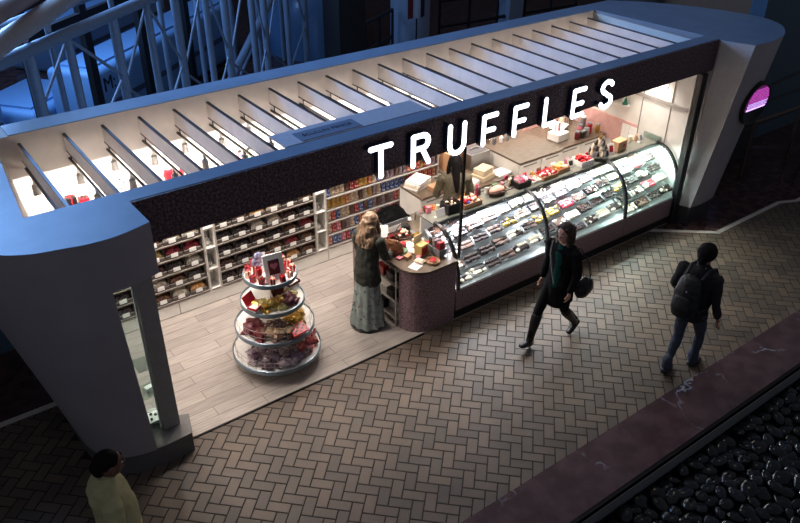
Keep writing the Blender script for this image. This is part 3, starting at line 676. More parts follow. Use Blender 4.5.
for i in range(3):
    x0, x1 = CX[i]+.06, CX[i+1]-.06; nt_ = 6 if i < 2 else 4; tw = (x1-x0)/nt_
    for k in range(5):
        y = .10+.14*k; z = .4875+.12*k
        for j in range(nt_):
            xm = x0+tw*(j+.5); tm = trm[R.choice([0, 0, 1, 2, 2])]
            b = MB(); hw_ = tw/2-.005; b.box(-hw_, hw_, -.062, .062, 0, .004, tm); b.box(-hw_, hw_, -.062, -.058, .004, .012, tm); b.box(-hw_, hw_, .058, .062, .004, .012, tm); b.box(-hw_, -hw_+.004, -.062, .062, .004, .012, tm); b.box(hw_-.004, hw_, -.062, .062, .004, .012, tm)
            kd = R.choice([0, 0, 1, 2, 3, 0, 2, 2, 3, 4, 1, 2, 0, 3, 1, 5, 0, 1]); kd2 = R.choice([0, 1, 2, 3])
            z += .036 if k else .03; o = b.build('tray', loc=(xm, y, z)); o.rotation_euler = (TI, 0, 0); nm = tm.name.split()[1]
            tag(o, f'{nm} chocolate tray, {ORD[j]} from left, {shelfname[k]} of the {ORD[i]} display case', 'tray', 'trays in the display cases')
            nx, ny = (5, 2) if i == 0 else (6, 3)
            for a in range(nx):
                for c in range(ny):
                    px = xm+(a-(nx-1)/2)*(2*hw_-.03)/nx; ly = (c-(ny-1)/2)*.12/ny; py = y+ly*math.cos(TI)-.005*math.sin(TI); zz = z+ly*math.sin(TI)+.005*math.cos(TI)
                    kk = kd if R.random() < .7 else kd2
                    if i == 0:
                        sc = 2.55
                        while len(CP) <= kk: CP.append(None)
                        u = CP[kk] is not None
                        if not u: CP[kk] = RS[kk].build('chocolate', smooth=True); tag(CP[kk], '', 'chocolate')
                        o = place(CP[kk], u, (px, py, zz), R.uniform(-.3, .3), f'{kn[kk]}, {ORD[j]} tray from left, {shelfname[k]}, first display case', f'chocolates on {ORD[j]} tray of the {shelfname[k]}', sc); o.rotation_euler = (TI, 0, 0)
                    else:
                        q = RS[kk]; T = Matrix.Translation((px, py, zz)) @ Matrix.Rotation(TI, 4, 'X') @ Matrix.Rotation(R.uniform(-.3, .3), 4, 'Z') @ Matrix.Scale(R.uniform(1.9, 2.5), 4)
                        for m_i, mm in enumerate(q.ms): rest.add(q.v, q.f, mm, T)
            if True:
                o = MB().box(-.035, .035, -.002, .002, 0, .04, paperm).build('price_tag', loc=(xm+R.uniform(-.06, .06), y-.062, z-.018)); o.rotation_euler = (-.4, 0, 0)
                tag(o, f'white price tag before the {ORD[j]} tray, {shelfname[k]}, {ORD[i]} display case', 'price tag', 'price tags in the display cases')
o = rest.build('chocolates', smooth=True); tag(o, 'assorted dark, white and foil wrapped chocolates filling the second and third display cases', 'chocolates', kind='stuff')
# ---------------------------------------------------------------- back counters
def drawercab(x0, x1, y0, y1, h, label, nd=2, top=taupem, ncol=1, gr='white drawer cabinets behind the case'):
    t = thing('drawer_cabinet', label, 'cabinet', ((x0+x1)/2, (y0+y1)/2, .012), 0, gr)
    wx, wy = (x1-x0)/2-.002, (y1-y0)/2
    MB().box(-wx, wx, -wy+.02, wy, 0, h-.035, whitem).build('body', t)
    MB().box(-wx, wx, -wy-.01, wy, h-.035, h-.005, top).build('worktop', t)
    dw = 2*wx/ncol
    for c in range(ncol):
        for k in range(nd):
            z0 = .08+(h-.12)*k/nd; z1 = .08+(h-.12)*(k+1)/nd-.012
            d = MB().box(-wx+dw*c+.006, -wx+dw*(c+1)-.006, -wy, -wy+.019, z0, z1, whitem).build('drawer', t)
            MB().box(-wx+dw*c+.10, -wx+dw*(c+1)-.10, -wy-.004, -wy, z1-.05, z1-.03, sm).build('pull', d)
    return t
drawercab(6.22, 6.80, 1.66, 2.19, .89, 'small white drawer cabinet with taupe top left of the staff member', 3)
drawercab(7.02, 7.88, 1.45, 2.42, .89, 'white drawer cabinet holding cartons, right behind the staff member', 3, ncol=2)
drawercab(7.90, 8.87, 1.38, 2.42, 1.11, 'taller white drawer cabinet with a bare taupe top', 3, ncol=2)
drawercab(8.89, 10.1, 1.55, 2.42, 1.02, 'white drawer cabinet in the right corner, crowded with jars and boxes', 3, ncol=2)
# ---------------------------------------------------------------- tiered display stand
TC = Vector((3.235, .665, .012)); TR = [(.525, .19), (.465, .555), (.365, .90), (.30, 1.25)]
ts = thing('tiered_display_stand', 'round four tier white candy stand with steel rims on the plank floor', 'display stand', TC)
rimm = mat('rim blue grey steel', (120, 136, 148), .3, metal=.6)
MB().lathe([(.03, .12), (.03, 1.25)], chromem, seg=16).build('pole', ts, smooth=True)
for r, z in TR:
    p = MB().lathe([(.03, z-.03), (r-.03, z-.03), (r, z-.02), (r, z), (.03, z)], mat('tier white', (232, 228, 222), .35), seg=48, cap0=False, cap1=False).build('tier', ts, smooth=True)
    MB().lathe([(r, z-.032), (r+.014, z-.03), (r+.014, z+.022), (r+.004, z+.026), (r, z+.02), (r, z-.032)], rimm, seg=48, cap0=False, cap1=False).build('rim', p, smooth=True)
MB().lathe([(.03, .07), (.34, .07), (.36, .09), (.36, .13)], rimm, seg=32).build('base', ts, smooth=True)
for k in range(4):
    a = math.radians(45+90*k); x, y = .30*math.cos(a), .30*math.sin(a)
    MB().lathe([(.035, -.018), (.035, .018)], blackm, seg=14, T=Matrix.Translation((x, y, .037)) @ Matrix.Rotation(math.pi/2, 4, 'X')).box(x-.012, x+.012, y-.022, y+.022, .037, .075, steelm).build('caster', ts)
wr_ = MB()
for zi in (1, 2):   # wire fences around the second tier and the bottom one
    r, z = TR[zi-1] if zi == 2 else TR[1]
for (r, z, a0, a1, h) in ((.445, .555, -200, 20, .16), (.50, .19, 95, 265, .12)):
    n = 26
    for h_ in (h*.5, h):
        wr_.tube([(r*math.cos(math.radians(a0+(a1-a0)*k/n)), r*math.sin(math.radians(a0+(a1-a0)*k/n)), z+h_) for k in range(n+1)], .003, wire, 5)
    for k in range(0, n+1, 2):
        a = math.radians(a0+(a1-a0)*k/n); wr_.tube([(r*math.cos(a), r*math.sin(a), z+.0), (r*math.cos(a), r*math.sin(a), z+h)], .0025, wire, 4)
wr_.build('wire_guard', ts)
def onT(tier, ang, rad, dz=0):
    a = math.radians(ang); return (TC.x+rad*math.cos(a), TC.y+rad*math.sin(a), TC.z+TR[tier][1]+.0005+dz)
def side(ang):
    a = ang % 360
    return 'walkway side' if 225 <= a < 315 else 'counter side' if a < 45 or a >= 315 else 'back wall side' if a < 135 else 'left side'
gmats = {'red': redm, 'dark red': dredm, 'cream': creamw, 'pink': mat('rose card', (196, 92, 96), .4)}
# top tier : gift sacks
k = 0
for ring_, (rad, n) in enumerate([(.255, 13), (.16, 8)]):
    for i in range(n):
        a = 360*i/n+ring_*14; c = ['red', 'cream', 'red', 'dark red', 'red'][i % 5] if ring_ == 0 else ['red', 'pink', 'dark red', 'red'][i % 4]
        if ring_ and 255 < a < 300: continue
        sz = .085 if ring_ == 0 else .14
        t = giftbox(gmats[c], (creamw if i % 3 == 0 else dredm if c == 'red' else redm) if c in ('red', 'dark red') else redm, .062, .055, sz, label=f'{c} gift box with ribbon, {ORD[i]} counterclockwise in the top tier {["outer", "inner"][ring_]} ring', group='gift boxes on the top tier')
        t.location = onT(3, a, rad); t.rotation_euler = (0, 0, math.radians(a)+R.uniform(-.3, .3)); k += 1
t = thing('heart_card', 'white framed card with a red heart panel standing on the top tier', 'card', onT(3, 262, .19), 0)
T = Matrix.Rotation(math.radians(-22), 4, 'Z')
T = Matrix.Scale(1.35, 4) @ Matrix.Translation((0, 0, .045)) @ Matrix.Rotation(math.radians(-8), 4, 'Z') @ Matrix.Rotation(math.radians(-14), 4, 'X')
MB().box(-.085, .085, -.006, .006, -.04, .20, paperm, T).build('frame', t)
MB().box(-.048, .048, -.0075, -.006, .02, .15, dredm, T).build('red_panel', t)
h = MB(); hp = [(16*math.sin(q)**3, 13*math.cos(q)-5*math.cos(2*q)-2*math.cos(3*q)-math.cos(4*q)) for q in [2*math.pi*k/24 for k in range(24)]]
h.loft([[(x*.0021, y_, .095+z*.0021) for x, z in hp] for y_ in (-.0075, -.0095)], pinkw, T=T); h.build('heart', t)
o = MB()
for (dx, dz, s, q) in ((0, .06, .06, 0), (.035, .09, .06, .5), (-.035, .08, .06, -.4), (.0, .14, .06, .2)): o.ball((dx, 0, dz), s, mat('silver grey foil', (160, 162, 184), .25, metal=.4, rgb2=(120, 120, 150), scale=30), 1, .6, 1, 10, 7)
o = o.build('foil_bow', loc=onT(3, 140, .12, .07), smooth=True)
o.scale = (1, 1, 1); tag(o, 'large silver grey foil bow rising behind the heart card', 'bow')
MB().lathe([(.05, 0), (.05, .09)], paperm, seg=12).build('bow_box', loc=onT(3, 140, .12)); tag(bpy.data.objects['bow_box'], 'round white box under the silver foil bow on the top tier', 'box')
t = thing('holly_sprig', 'green leafed candy cluster near the left front of the top tier', 'candy', onT(3, 225, .20, .03))
b = MB()
for q in range(6): b.ball((R.uniform(-.03, .03), R.uniform(-.02, .02), R.uniform(0, .05)), .018, greenm, 1.4, .8, .6, 6, 5)
b.build('leaves', t)
# second tier from top (tier 2): open boxes and gold bags
def openbox(m, lab, loc, rz, w=.15, d=.11, lid=True, inner=None):
    t = thing('open_gift_box', lab, 'box', loc, rz, 'open boxes on the stand')
    c = MB(); h_ = .03
    c.box(-w/2, w/2, -d/2, d/2, 0, .004, m)
    for s in (-1, 1): c.box(s*w/2-.003, s*w/2+.003, -d/2, d/2, 0, h_, m).box(-w/2, w/2, s*d/2-.003, s*d/2+.003, 0, h_, m)
    c.build('tray', t)
    ch = MB()
    for i in range(4):
        ch.rbox(-w/2+.012+i*(w-.02)/4, -w/2+.004+(i+1)*(w-.02)/4, -d/2+.012, d/2-.012, .005, .024, inner or paperm, .004, 1)
    ch.build('filling', t)['kind'] = 'stuff'
    if lid:
        MB().box(-w/2, w/2, 0, .006, 0, d, m, Matrix.Translation((0, d/2+.006, .028)) @ Matrix.Rotation(-.45, 4, 'X')).build('lid', t)
    return t
openbox(redm, 'open red gift box with white rows, left on the third tier', onT(2, 205, .30, .06), .5, .18, .12)
openbox(dredm, 'open dark red gift box with white rows, right on the third tier', onT(2, 2, .27, .10), .25, .17, .12)
openbox(dredm, 'dark maroon box with raised lid in the middle of the third tier', onT(2, 300, .10, .02), -.4, .12, .10, True, dredm)
for nm_, an, ra in (('left', 205, .30), ('right', 2, .27), ('middle', 300, .10)):
    o = MB().box(-.07, .07, -.05, .05, 0, .0595 if nm_ == 'left' else .0995 if nm_ == 'right' else .0195, paperm).build('riser', loc=onT(2, an, ra), rz=.3); tag(o, f'white riser under the {nm_} open box of the third tier', 'riser', 'risers under the open boxes')
def bag(name, label, m, loc, s=(.11, .13, .055), rot=(0, 0, 0), grp=None, cat='bag'):
    o = pillow(m, *s, seed=R.random()*20).build(name); tag(o, label, cat, grp); o.location = loc; o.rotation_euler = rot; return o
def pile(tier, a0, a1, r0, r1, n, m, nm, size, group, layers=2, word='bag'):
    cnt = 0
    for l in range(layers):
        for i in range(n):
            a = a0+(a1-a0)*(i+.5*(l % 2)+.3)/n; ra = r0+(r1-r0)*R.random() if l else (r0+(r1-r0)*(.15+.85*((i*.618) % 1)))
            bag(f'candy_{word}', f'{nm} {word} of candy, {ORD[i]} counterclockwise in {"lower" if l == 0 else "upper" if l == 1 else "topmost"} layer, {["bottom", "second", "third"][tier]} tier', m if not isinstance(m, list) else m[(i+l) % len(m)], onT(tier, a, ra, .026+.042*l), tuple(q*(1.45 if tier < 2 else 1.3) for q in size), (math.pi/2+R.uniform(-.4, .4), R.uniform(-.3, .3), R.uniform(0, 6.28)), group)
gb = mat('gold olive twist bag', (156, 140, 76), .35, rgb2=(208, 196, 130), scale=50)
pile(2, 190, 275, .16, .29, 7, [gb, goldm], 'gold', (.085, .10, .045), 'gold candy bags on the third tier')
pile(2, -50, 40, .12, .29, 5, gb, 'pale gold', (.085, .10, .045), 'pale gold candy bags on the third tier', 1)
dm = mat('dark maroon wrap', (84, 30, 40), .35, rgb2=(120, 60, 70), scale=40)
pile(2, 280, 320, .16, .31, 5, dm, 'dark maroon', (.07, .09, .04), 'maroon candy bags on the third tier')
brn = mat('brown striped wrap', (86, 56, 50), .35, rgb2=(190, 160, 150), scale=45)
pile(1, 160, 225, .20, .40, 9, [dredm, dm], 'dark red', (.075, .10, .045), 'dark red candy bags on the second tier')
pile(1, 225, 275, .18, .40, 10, [brn, mat('tan wrap', (170, 130, 96), .3, rgb2=(220, 196, 160), scale=40), milkm], 'brown and white', (.075, .10, .045), 'brown candy bags on the second tier', 3)
pile(1, 300, 350, .16, .34, 8, goldm, 'gold foil', (.075, .09, .045), 'gold foil bags on the second tier')
pile(1, -10, 40, .22, .38, 8, creamw, 'cream', (.075, .09, .045), 'cream candy bags on the second tier')
t = thing('polka_dot_box', 'flat red box with black polka dots at the front edge of the second tier', 'box', onT(1, 283, .42, .075), math.radians(8))
Tq = Matrix.Rotation(.25, 4, 'X'); MB().rbox(-.11, .11, -.075, .075, 0, .03, mat('bright red lid', (206, 44, 52), .35), .004, 1, Tq).build('box_body', t)
b = MB()
for i in range(5):
    for j in range(4):
        if (i+j) % 2 == 0: b.lathe([(.0135, .0302), (.0135, .0316)], blackm, (-.08+.04*i, -.05+.033*j, 0), 10, Tq)
b.build('dots', t)
pm2 = [purplem, mat('mauve pale wrap', (150, 128, 138), .25, rgb2=(200, 184, 190), scale=40), mat('plum dark wrap', (66, 44, 56), .25, rgb2=(120, 96, 108), scale=40)]
pile(0, 185, 268, .22, .44, 16, pm2, 'dusky purple', (.085, .10, .045), 'dusky purple candy bags on the bottom tier', 3)
pile(0, 272, 284, .30, .44, 3, mat('mauve foil', (120, 104, 120), .3, metal=.3), 'mauve foil', (.11, .14, .06), 'mauve foil bags on the bottom tier', 2)
pile(0, 290, 372, .22, .44, 15, [dredm, dm, brn, mat('crimson wrap', (140, 36, 44), .25, rgb2=(200, 110, 110), scale=40)], 'dark red', (.085, .10, .045), 'dark red candy bags on the bottom tier', 3)
# ---------------------------------------------------------------- on the checkout counter
Z0 = .9505
def box(name, label, cat, x, y, z, sx, sy, sz, m, rz=0, grp=None, b=.004):
    o = MB().rbox(-sx/2, sx/2, -sy/2, sy/2, 0, sz, m, min(b, sz*.3), 1).build(name, loc=(x, y, z), rz=rz); return tag(o, label, cat, grp)
t = thing('sign_card', 'white card with red print lying at the front edge of the checkout counter', 'card', (4.99, .18, Z0), .35)
MB().box(-.085, .085, -.065, .065, 0, .006, paperm).build('sheet', t); b = MB()
for q in range(3): b.box(-.05, .05, -.03+q*.024, -.022+q*.024, .006, .0066, redm)
b.build('print', t)
t = thing('card_basket', 'small oval basket of cards at the front of the checkout counter', 'basket', (5.22, .13, Z0))
MB().lathe([(.075, 0), (.09, .03), (.085, .03), (.07, .005)], woodc, seg=18, cap1=False).build('basket', t, smooth=True)
for q in range(3): MB().rbox(-.05, .05, -.035, .035, .008+.012*q, .018+.012*q, [paperm, creamw, redm][q], .002, 1, Matrix.Rotation(.3*q, 4, 'Z')).build('card', t)
t = thing('wire_display', 'yellow and red carded display box on the front right of the counter', 'display', (5.22, .37, Z0), .2)
MB().rbox(-.07, .07, -.06, .06, 0, .16, yellw, .004, 1).build('carton', t); MB().box(-.055, .055, -.062, -.06, .02, .13, redm).build('front_panel', t); MB().box(-.075, .075, .06, .066, .1, .26, creamw).build('header_card', t)
t = thing('bag_rack', 'grey wire rack of small bags at the right edge of the counter', 'rack', (5.40, .28, Z0), 0)
rk = MB()
for q in range(3): rk.tube([(-.07, -.14+.14*q, 0), (-.07, -.14+.14*q, .24), (.07, -.14+.14*q, .24), (.07, -.14+.14*q, 0)], .005, steelm, 6)
rk.tube([(-.07, -.14, .24), (-.07, .14, .24)], .004, steelm, 6).tube([(.07, -.14, .24), (.07, .14, .24)], .004, steelm, 6).build('wire_frame', t)
MB().box(-.065, .065, -.13, .13, .02, .10, greym).build('tray', t)
for q, m in enumerate((redm, purplem, blackm)): MB().rbox(-.05, .05, -.11+.08*q, -.05+.08*q, .10, .20, m, .008, 1).build('bag', t)
for i, (x, y, sx, sy, sz, m, nm, rz) in enumerate([
 (5.02, .52, .16, .12, .05, greenm, 'green and white gift', .3), (5.04, .72, .12, .10, .07, pinkw, 'pink candy', -.2), (5.20, .60, .14, .12, .035, paperm, 'flat white', .2),
 (5.36, .62, .13, .1, .06, creamw, 'cream', .1), (5.12, .30, .08, .06, .04, pinkw, 'small pink candy', .5), (5.02, .39, .10, .07, .05, woodc, 'light brown', .3), (5.08, .87, .11, .09, .09, dredm, 'dark red', .15)]):
    box('small_box', f'{nm} box on the checkout counter', 'box', x, y, Z0, sx, sy, sz, m, rz)
t = thing('candy_basket', 'round wicker basket of cream and brown sweets in the middle of the counter', 'basket', (5.24, .80, Z0))
MB().lathe([(.09, 0), (.125, .09), (.115, .09), (.08, .01)], mat('dark wicker', (74, 54, 42), .6), seg=20, cap1=False).build('basket', t, smooth=True)
hb = MB(); hb.tube([(.12*math.cos(math.pi*k/10), 0, .09+.16*math.sin(math.pi*k/10)) for k in range(11)], .006, mat('dark wicker', (74, 54, 42), .6), 6).build('handle', t)
b = MB()
for q in range(22): b.ball((R.uniform(-.075, .075), R.uniform(-.075, .075), .075+R.uniform(0, .04)), .02, R.choice([creamw, brownm, redm, whitecm]), 1, 1, .8, 7, 5)
b.build('sweets', t)['kind'] = 'stuff'
t = thing('card_terminal', 'white tilted screen of the till facing the shopper', 'till', (4.97, .93, Z0), -.5)
MB().lathe([(.06, 0), (.06, .01), (.015, .015), (.015, .09)], greym, seg=14).build('foot', t); T = Matrix.Translation((0, 0, .15)) @ Matrix.Rotation(-.5, 4, 'X')
MB().rbox(-.11, .11, -.012, .012, -.08, .08, paperm, .006, 1, T).build('screen', t); MB().box(-.095, .095, -.0135, -.012, -.065, .065, mat('pale screen', (214, 216, 214), .3), T).build('display', t)
t = thing('key_pad', 'black keyboard beside the till screen', 'keyboard', (5.40, .86, Z0), -.2); MB().rbox(-.09, .09, -.06, .06, 0, .025, blackm, .006, 1).build('pad', t); MB().box(-.08, .08, -.05, .05, .025, .028, greym).build('keys', t)
t = thing('grey_bin', 'grey plastic crate behind the till, heaped with a black coat', 'bin', (5.26, 1.13, Z0), .0)
c = MB(); c.box(-.20, .20, -.14, .14, 0, .01, greym)
for s in (-1, 1): c.box(s*.20-.006, s*.20+.006, -.14, .14, 0, .19, greym).box(-.20, .20, s*.14-.006, s*.14+.006, 0, .19, greym)
c.box(-.19, .19, -.13, .13, .14, .15, greym).build('body', t); MB().rbox(-.13, .09, -.150, -.147, .03, .13, paperm, .001, 1).build('label', t)
def coat(u, v):
    e = max(0, math.sin(math.pi*u))*max(0, math.sin(math.pi*v)); return (-.23+.46*u, -.16+.32*v, .0+.12*e**.5*(1+.9*noise.noise(Vector((u*6, v*6, 2)))))
o = MB().grid(coat, 16, 12, mat('black cloth', (9, 9, 10), .9, spec=.1)).build('folded_coat', loc=(5.30, 1.15, 1.125), smooth=True); tag(o, 'crumpled black coat heaped on the grey bin behind the till', 'coat')
# glass stand with orange candies
t = thing('glass_stand', 'low glass stand with a bowl of orange sweets on the side counter', 'stand', (5.86, 1.02, .951))
MB().box(-.16, .16, -.13, .13, .10, .112, GLT).build('glass_plate', t)
for sx in (-1, 1):
    for sy in (-1, 1): MB().box(sx*.15-.008, sx*.15+.008, sy*.12-.008, sy*.12+.008, 0, .10, steelm).build('leg', t)
t2_ = thing('sweet_bowl', 'glass bowl heaped with orange and pink sweets left of the shop rod', 'bowl', (5.86, 1.02, 1.064))
MB().lathe([(.05, 0), (.09, .04), (.10, .07), (.095, .07), (.045, .006)], GLT, seg=18, cap1=False).build('bowl', t2_, smooth=True)
b = MB()
for q in range(26): b.ball((R.uniform(-.065, .065), R.uniform(-.065, .065), .03+R.uniform(0, .07)), .02, R.choice([orangem, creamw, redm, orangem]), 1, 1, .8, 7, 5)
b.build('sweets', t2_)['kind'] = 'stuff'
# ---------------------------------------------------------------- on the case ledge  (z = 1.228)
ZL = 1.2285
def place_card(name, lab, x, y, z, w, h, m=paperm, rz=0, tilt=-.3, inner=None):
    t = thing(name, lab, 'card', (x, y, z), rz); T = Matrix.Translation((0, 0, .006)) @ Matrix.Rotation(tilt, 4, 'X')
    MB().box(-w/2, w/2, -.003, .003, 0, h, m, T).build('sheet', t)
    if inner: MB().box(-w*.3, w*.3, -.004, -.003, h*.2, h*.8, inner, T).build('picture', t)
    MB().box(-w/2, w/2, .0, .05, 0, .004, m).build('foot', t); return t
place_card('price_sign', 'white tent card standing on the left end of the case ledge', 5.72, .60, ZL, .15, .11)
def dots(name, lab, x, y, w, d, h, mm, n, r, cont, cat='basket', rz=0):
    t = thing(name, lab, cat, (x, y, ZL), rz)
    c = MB(); c.box(-w/2, w/2, -d/2, d/2, 0, .006, cont)
    for s in (-1, 1): c.box(s*w/2-.003, s*w/2+.003, -d/2, d/2, 0, h, cont).box(-w/2, w/2, s*d/2-.003, s*d/2+.003, 0, h, cont)
    c.build('box', t); b = MB()
    for q in range(n): b.ball((R.uniform(-w/2+r, w/2-r), R.uniform(-d/2+r, d/2-r), h*.6+R.uniform(0, h*.7)), r, R.choice(mm), 1, 1, .85, 7, 5)
    b.build('contents', t)['kind'] = 'stuff'; return t
dots('chocolate_rack', 'dark wire rack of brown and cream chocolates at the left end of the case ledge', 5.93, .66, .22, .18, .14, [brownm, whitecm, brownm], 46, .016, blackm, 'rack')
dots('gift_basket', 'basket of red, cream and dark blue wrapped gifts on the case ledge', 6.25, .66, .30, .20, .07, [redm, creamw, bluem, pinkw, creamw], 40, .028, woodc)
t = thing('pink_bottle', 'tall dark pink wrapped bottle standing in front of the staff member', 'bottle', (6.42, .70, ZL)); MB().lathe([(.024, 0), (.03, .05), (.022, .13), (.014, .20), (.02, .23)], mat('raspberry wrap', (150, 34, 74), .35), seg=12).build('glass', t, smooth=True); MB().lathe([(.021, .195), (.024, .2), (.01, .21)], pinkw, seg=12).build('ribbon', t)
t = thing('bread_basket', 'long oval basket with a pink beige cloth on the case ledge', 'basket', (6.76, .66, ZL)); MB().lathe([(.10, 0), (.13, .07), (.12, .07), (.09, .005)], mat('dark wicker', (74, 54, 42), .6), seg=22, T=Matrix.Diagonal((1.3, .75, 1, 1)), cap1=False).build('basket', t, smooth=True); MB().ball((0, 0, .07), .10, mat('pink beige cloth', (196, 150, 132), .8), 1.3, .75, .55, 14, 8).build('cloth', t, smooth=True)
t = thing('pink_lolly', 'round pink lollipop sign in the ledge display', 'lollipop', (6.98, .72, ZL)); MB().tube([(0, 0, 0), (0, 0, .15)], .004, paperm, 6).build('stick', t); MB().lathe([(.035, -.008), (.035, .008)], mat('hot pink', (220, 70, 120), .4), seg=18, T=Matrix.Translation((0, 0, .17)) @ Matrix.Rotation(math.pi/2, 4, 'X')).build('candy', t)
dots('ribbon_box', 'black box with pink bows and silver sweets near the middle of the ledge', 7.22, .67, .24, .19, .09, [pinkw, mat('hot pink', (220, 70, 120), .4), paperm, greym], 36, .026, blackm, 'box')
dots('red_candy_tray', 'tray heaped with round red and white candies on the case ledge', 7.72, .66, .30, .20, .06, [redm, redm, redm, paperm], 54, .025, woodc, 'tray')
dots('pink_candy_tray', 'low tray of pale pink sweets between the bow box and red candies', 7.47, .66, .16, .16, .04, [pinkw, creamw], 24, .02, paperm, 'tray')
dots('yellow_bag_tray', 'tray of yellow and orange wrapped bags on the ledge above the second case', 8.03, .68, .24, .17, .07, [yellw, orangem, creamw, yellw], 26, .033, woodc, 'tray')
place_card('logo_card', 'white card with a dark round picture on the ledge above the second case', 8.25, .66, ZL, .13, .12, inner=blackm)
dots('berry_box', 'clear box of bright red sweets left of the cake stand', 8.50, .66, .26, .20, .08, [redm, mat('bright red lid', (206, 44, 52), .35), pinkw], 46, .022, paperm, 'box')
t = thing('cake_stand', 'round steel stand piled with dark and cream cone chocolates and gold star on top', 'stand', (8.84, .66, ZL))
MB().lathe([(.13, 0), (.14, .012), (.03, .02), (.025, .05), (.16, .06), (.165, .075), (.02, .075)], steelm, seg=30).build('plate', t, smooth=True)
b = MB()
for l in range(3):
    n = 15-4*l; r = .135-.04*l
    for q in range(n):
        a = 2*math.pi*q/n; b.lathe([(.018, 0), (.022, .035), (.012, .07), (.002, .09)], [brownm, whitecm, greym][q % 3], (r*math.cos(a), r*math.sin(a), .076+.07*l), 8)
b.build('cones', t)['kind'] = 'stuff'
st = MB(); st.loft([[((.05 if k % 2 == 0 else .02)*math.cos(math.pi*k/5+math.pi/2), y_, .34+(.05 if k % 2 == 0 else .02)*math.sin(math.pi*k/5+math.pi/2)) for k in range(10)] for y_ in (-.008, .008)], goldm); st.build('star', t)
place_card('photo_card', 'white standing card with a red picture right of the cake stand', 9.10, .62, ZL, .12, .17, inner=redm, rz=-.15)
t = thing('brown_gift_bag', 'brown paper gift box with red bow on the right part of the ledge', 'gift box', (9.33, .68, ZL), .1); MB().rbox(-.12, .12, -.07, .07, 0, .17, woodc, .006, 1).build('carton', t); MB().ball((.04, -.075, .09), .03, redm, 1.3, .4, 1, 10, 6).build('bow', t)
place_card('small_notice', 'small grey and white notice at the far right end of the ledge', 9.86, .66, ZL, .08, .14, inner=greym)
# ---------------------------------------------------------------- on the back counters
ZB = .8975; ZC = 1.0275
t = thing('paper_stack', 'stack of white printed boxes on the small drawer cabinet', 'boxes', (6.42, 2.02, ZB), .25)
for q in range(4): MB().rbox(-.17+.01*q, .17+.01*q, -.13, .13, .03*q, .03*q+.028, [paperm, creamw, paperm, paperm][q], .003, 1, Matrix.Rotation(.05*q, 4, 'Z')).build('sheet_box', t)
box('kraft_box', 'pinkish brown carton at the front of the small drawer cabinet', 'box', 6.60, 1.78, ZB, .24, .16, .07, woodc, .1)
for i, (x, y, z, sx, sy, sz, m, lab, rz) in enumerate([
 (7.42, 1.66, ZB, .30, .24, .08, cardm, 'lower beige carton right of the staff member', .2), (7.43, 1.67, ZB+.081, .26, .20, .09, cardm, 'upper beige carton stacked right of the staff member', .25),
 (7.75, 1.62, ZB, .28, .22, .03, paperm, 'flat white tray of paper on the drawer cabinet', .1), (7.14, 1.62, ZB, .20, .20, .05, paperm, 'crumpled white paper pack beside the staff member', .3),
 (7.20, 2.20, ZB, .20, .30, .30, woodc, 'large brown wooden box behind the staff member', 0)]):
    box('carton', lab, 'box', x, y, z, sx, sy, sz, m, rz)
t = thing('steel_machine', 'square steel tempering machine with open top on the back counter', 'machine', (7.62, 2.12, ZB), 0)
c = MB(); c.rbox(-.20, .20, -.17, .17, 0, .26, steelm, .01).build('body', t); MB().box(-.17, .17, -.14, .14, .26, .264, mat('machine rim dark', (84, 84, 86), .3)).build('lid', t); MB().tube([(-.08, 0, .27), (.0, .0, .29), (.1, 0, .27)], .012, steelm, 8).build('lever', t)
for i in range(9):
    m = [chromem, greym, milkm, paperm][i % 4]; h = .12+.03*(i % 3)
    o = MB().lathe([(.03, 0), (.032, h*.7), (.014, h*.85), (.014, h)], m, seg=12).build('jar', loc=(8.0+.075*i, 2.22-.07*(i % 2), 1.1175), smooth=True)
    tag(o, f'{["silver", "grey", "brown", "white"][i % 4]} jar at the back of the bare taupe top, {ORD[i]} from left', 'jar', 'jars on the taller drawer cabinet')
t = thing('mug_rack', 'white box with two upright white rolls on the corner counter', 'box', (9.24, 1.85, ZC), .1)
MB().rbox(-.14, .14, -.12, .12, 0, .13, paperm, .006, 1).build('carton', t)
for s in (-.05, .05): MB().lathe([(.02, .13), (.02, .26)], pinkw if s > 0 else paperm, (s, .03, 0), 12).build('roll', t)
t = thing('scale_tray', 'white weighing tray on the corner counter', 'scale', (9.52, 2.10, ZC), .4); MB().rbox(-.16, .16, -.12, .12, 0, .06, greym, .01, 1).build('base', t); MB().rbox(-.17, .17, -.12, .12, .07, .085, paperm, .005, 1).box(-.03, .03, -.03, .03, .06, .07, greym).build('pan', t)
for i, (x, y, sx, sz, m, nm) in enumerate([(9.72, 1.62, .10, .12, steelm, 'steel'), (9.86, 1.72, .09, .16, redm, 'red'), (9.95, 1.95, .10, .18, greym, 'grey'), (9.74, 2.25, .10, .14, creamw, 'cream'), (9.90, 2.2, .09, .2, chromem, 'silver'), (9.62, 1.60, .09, .09, brownm, 'brown'), (9.78, 1.86, .10, .10, pinkw, 'pink'), (9.50, 1.62, .09, .11, dredm, 'dark red'), (10.0, 1.60, .08, .12, goldm, 'gold')]):
    t = thing('canister', f'{nm} canister on the crowded right corner counter', 'canister', (x, max(y, 1.66), ZC)); MB().lathe([(sx/2, 0), (sx/2, sz), (sx/2.5, sz+.01)], m, seg=16).build('can', t, smooth=True); MB().lathe([(sx/2.3, sz+.01), (sx/2.3, sz+.03), (.01, sz+.035)], greym if m is not greym else paperm, seg=16).build('lid', t, smooth=True)
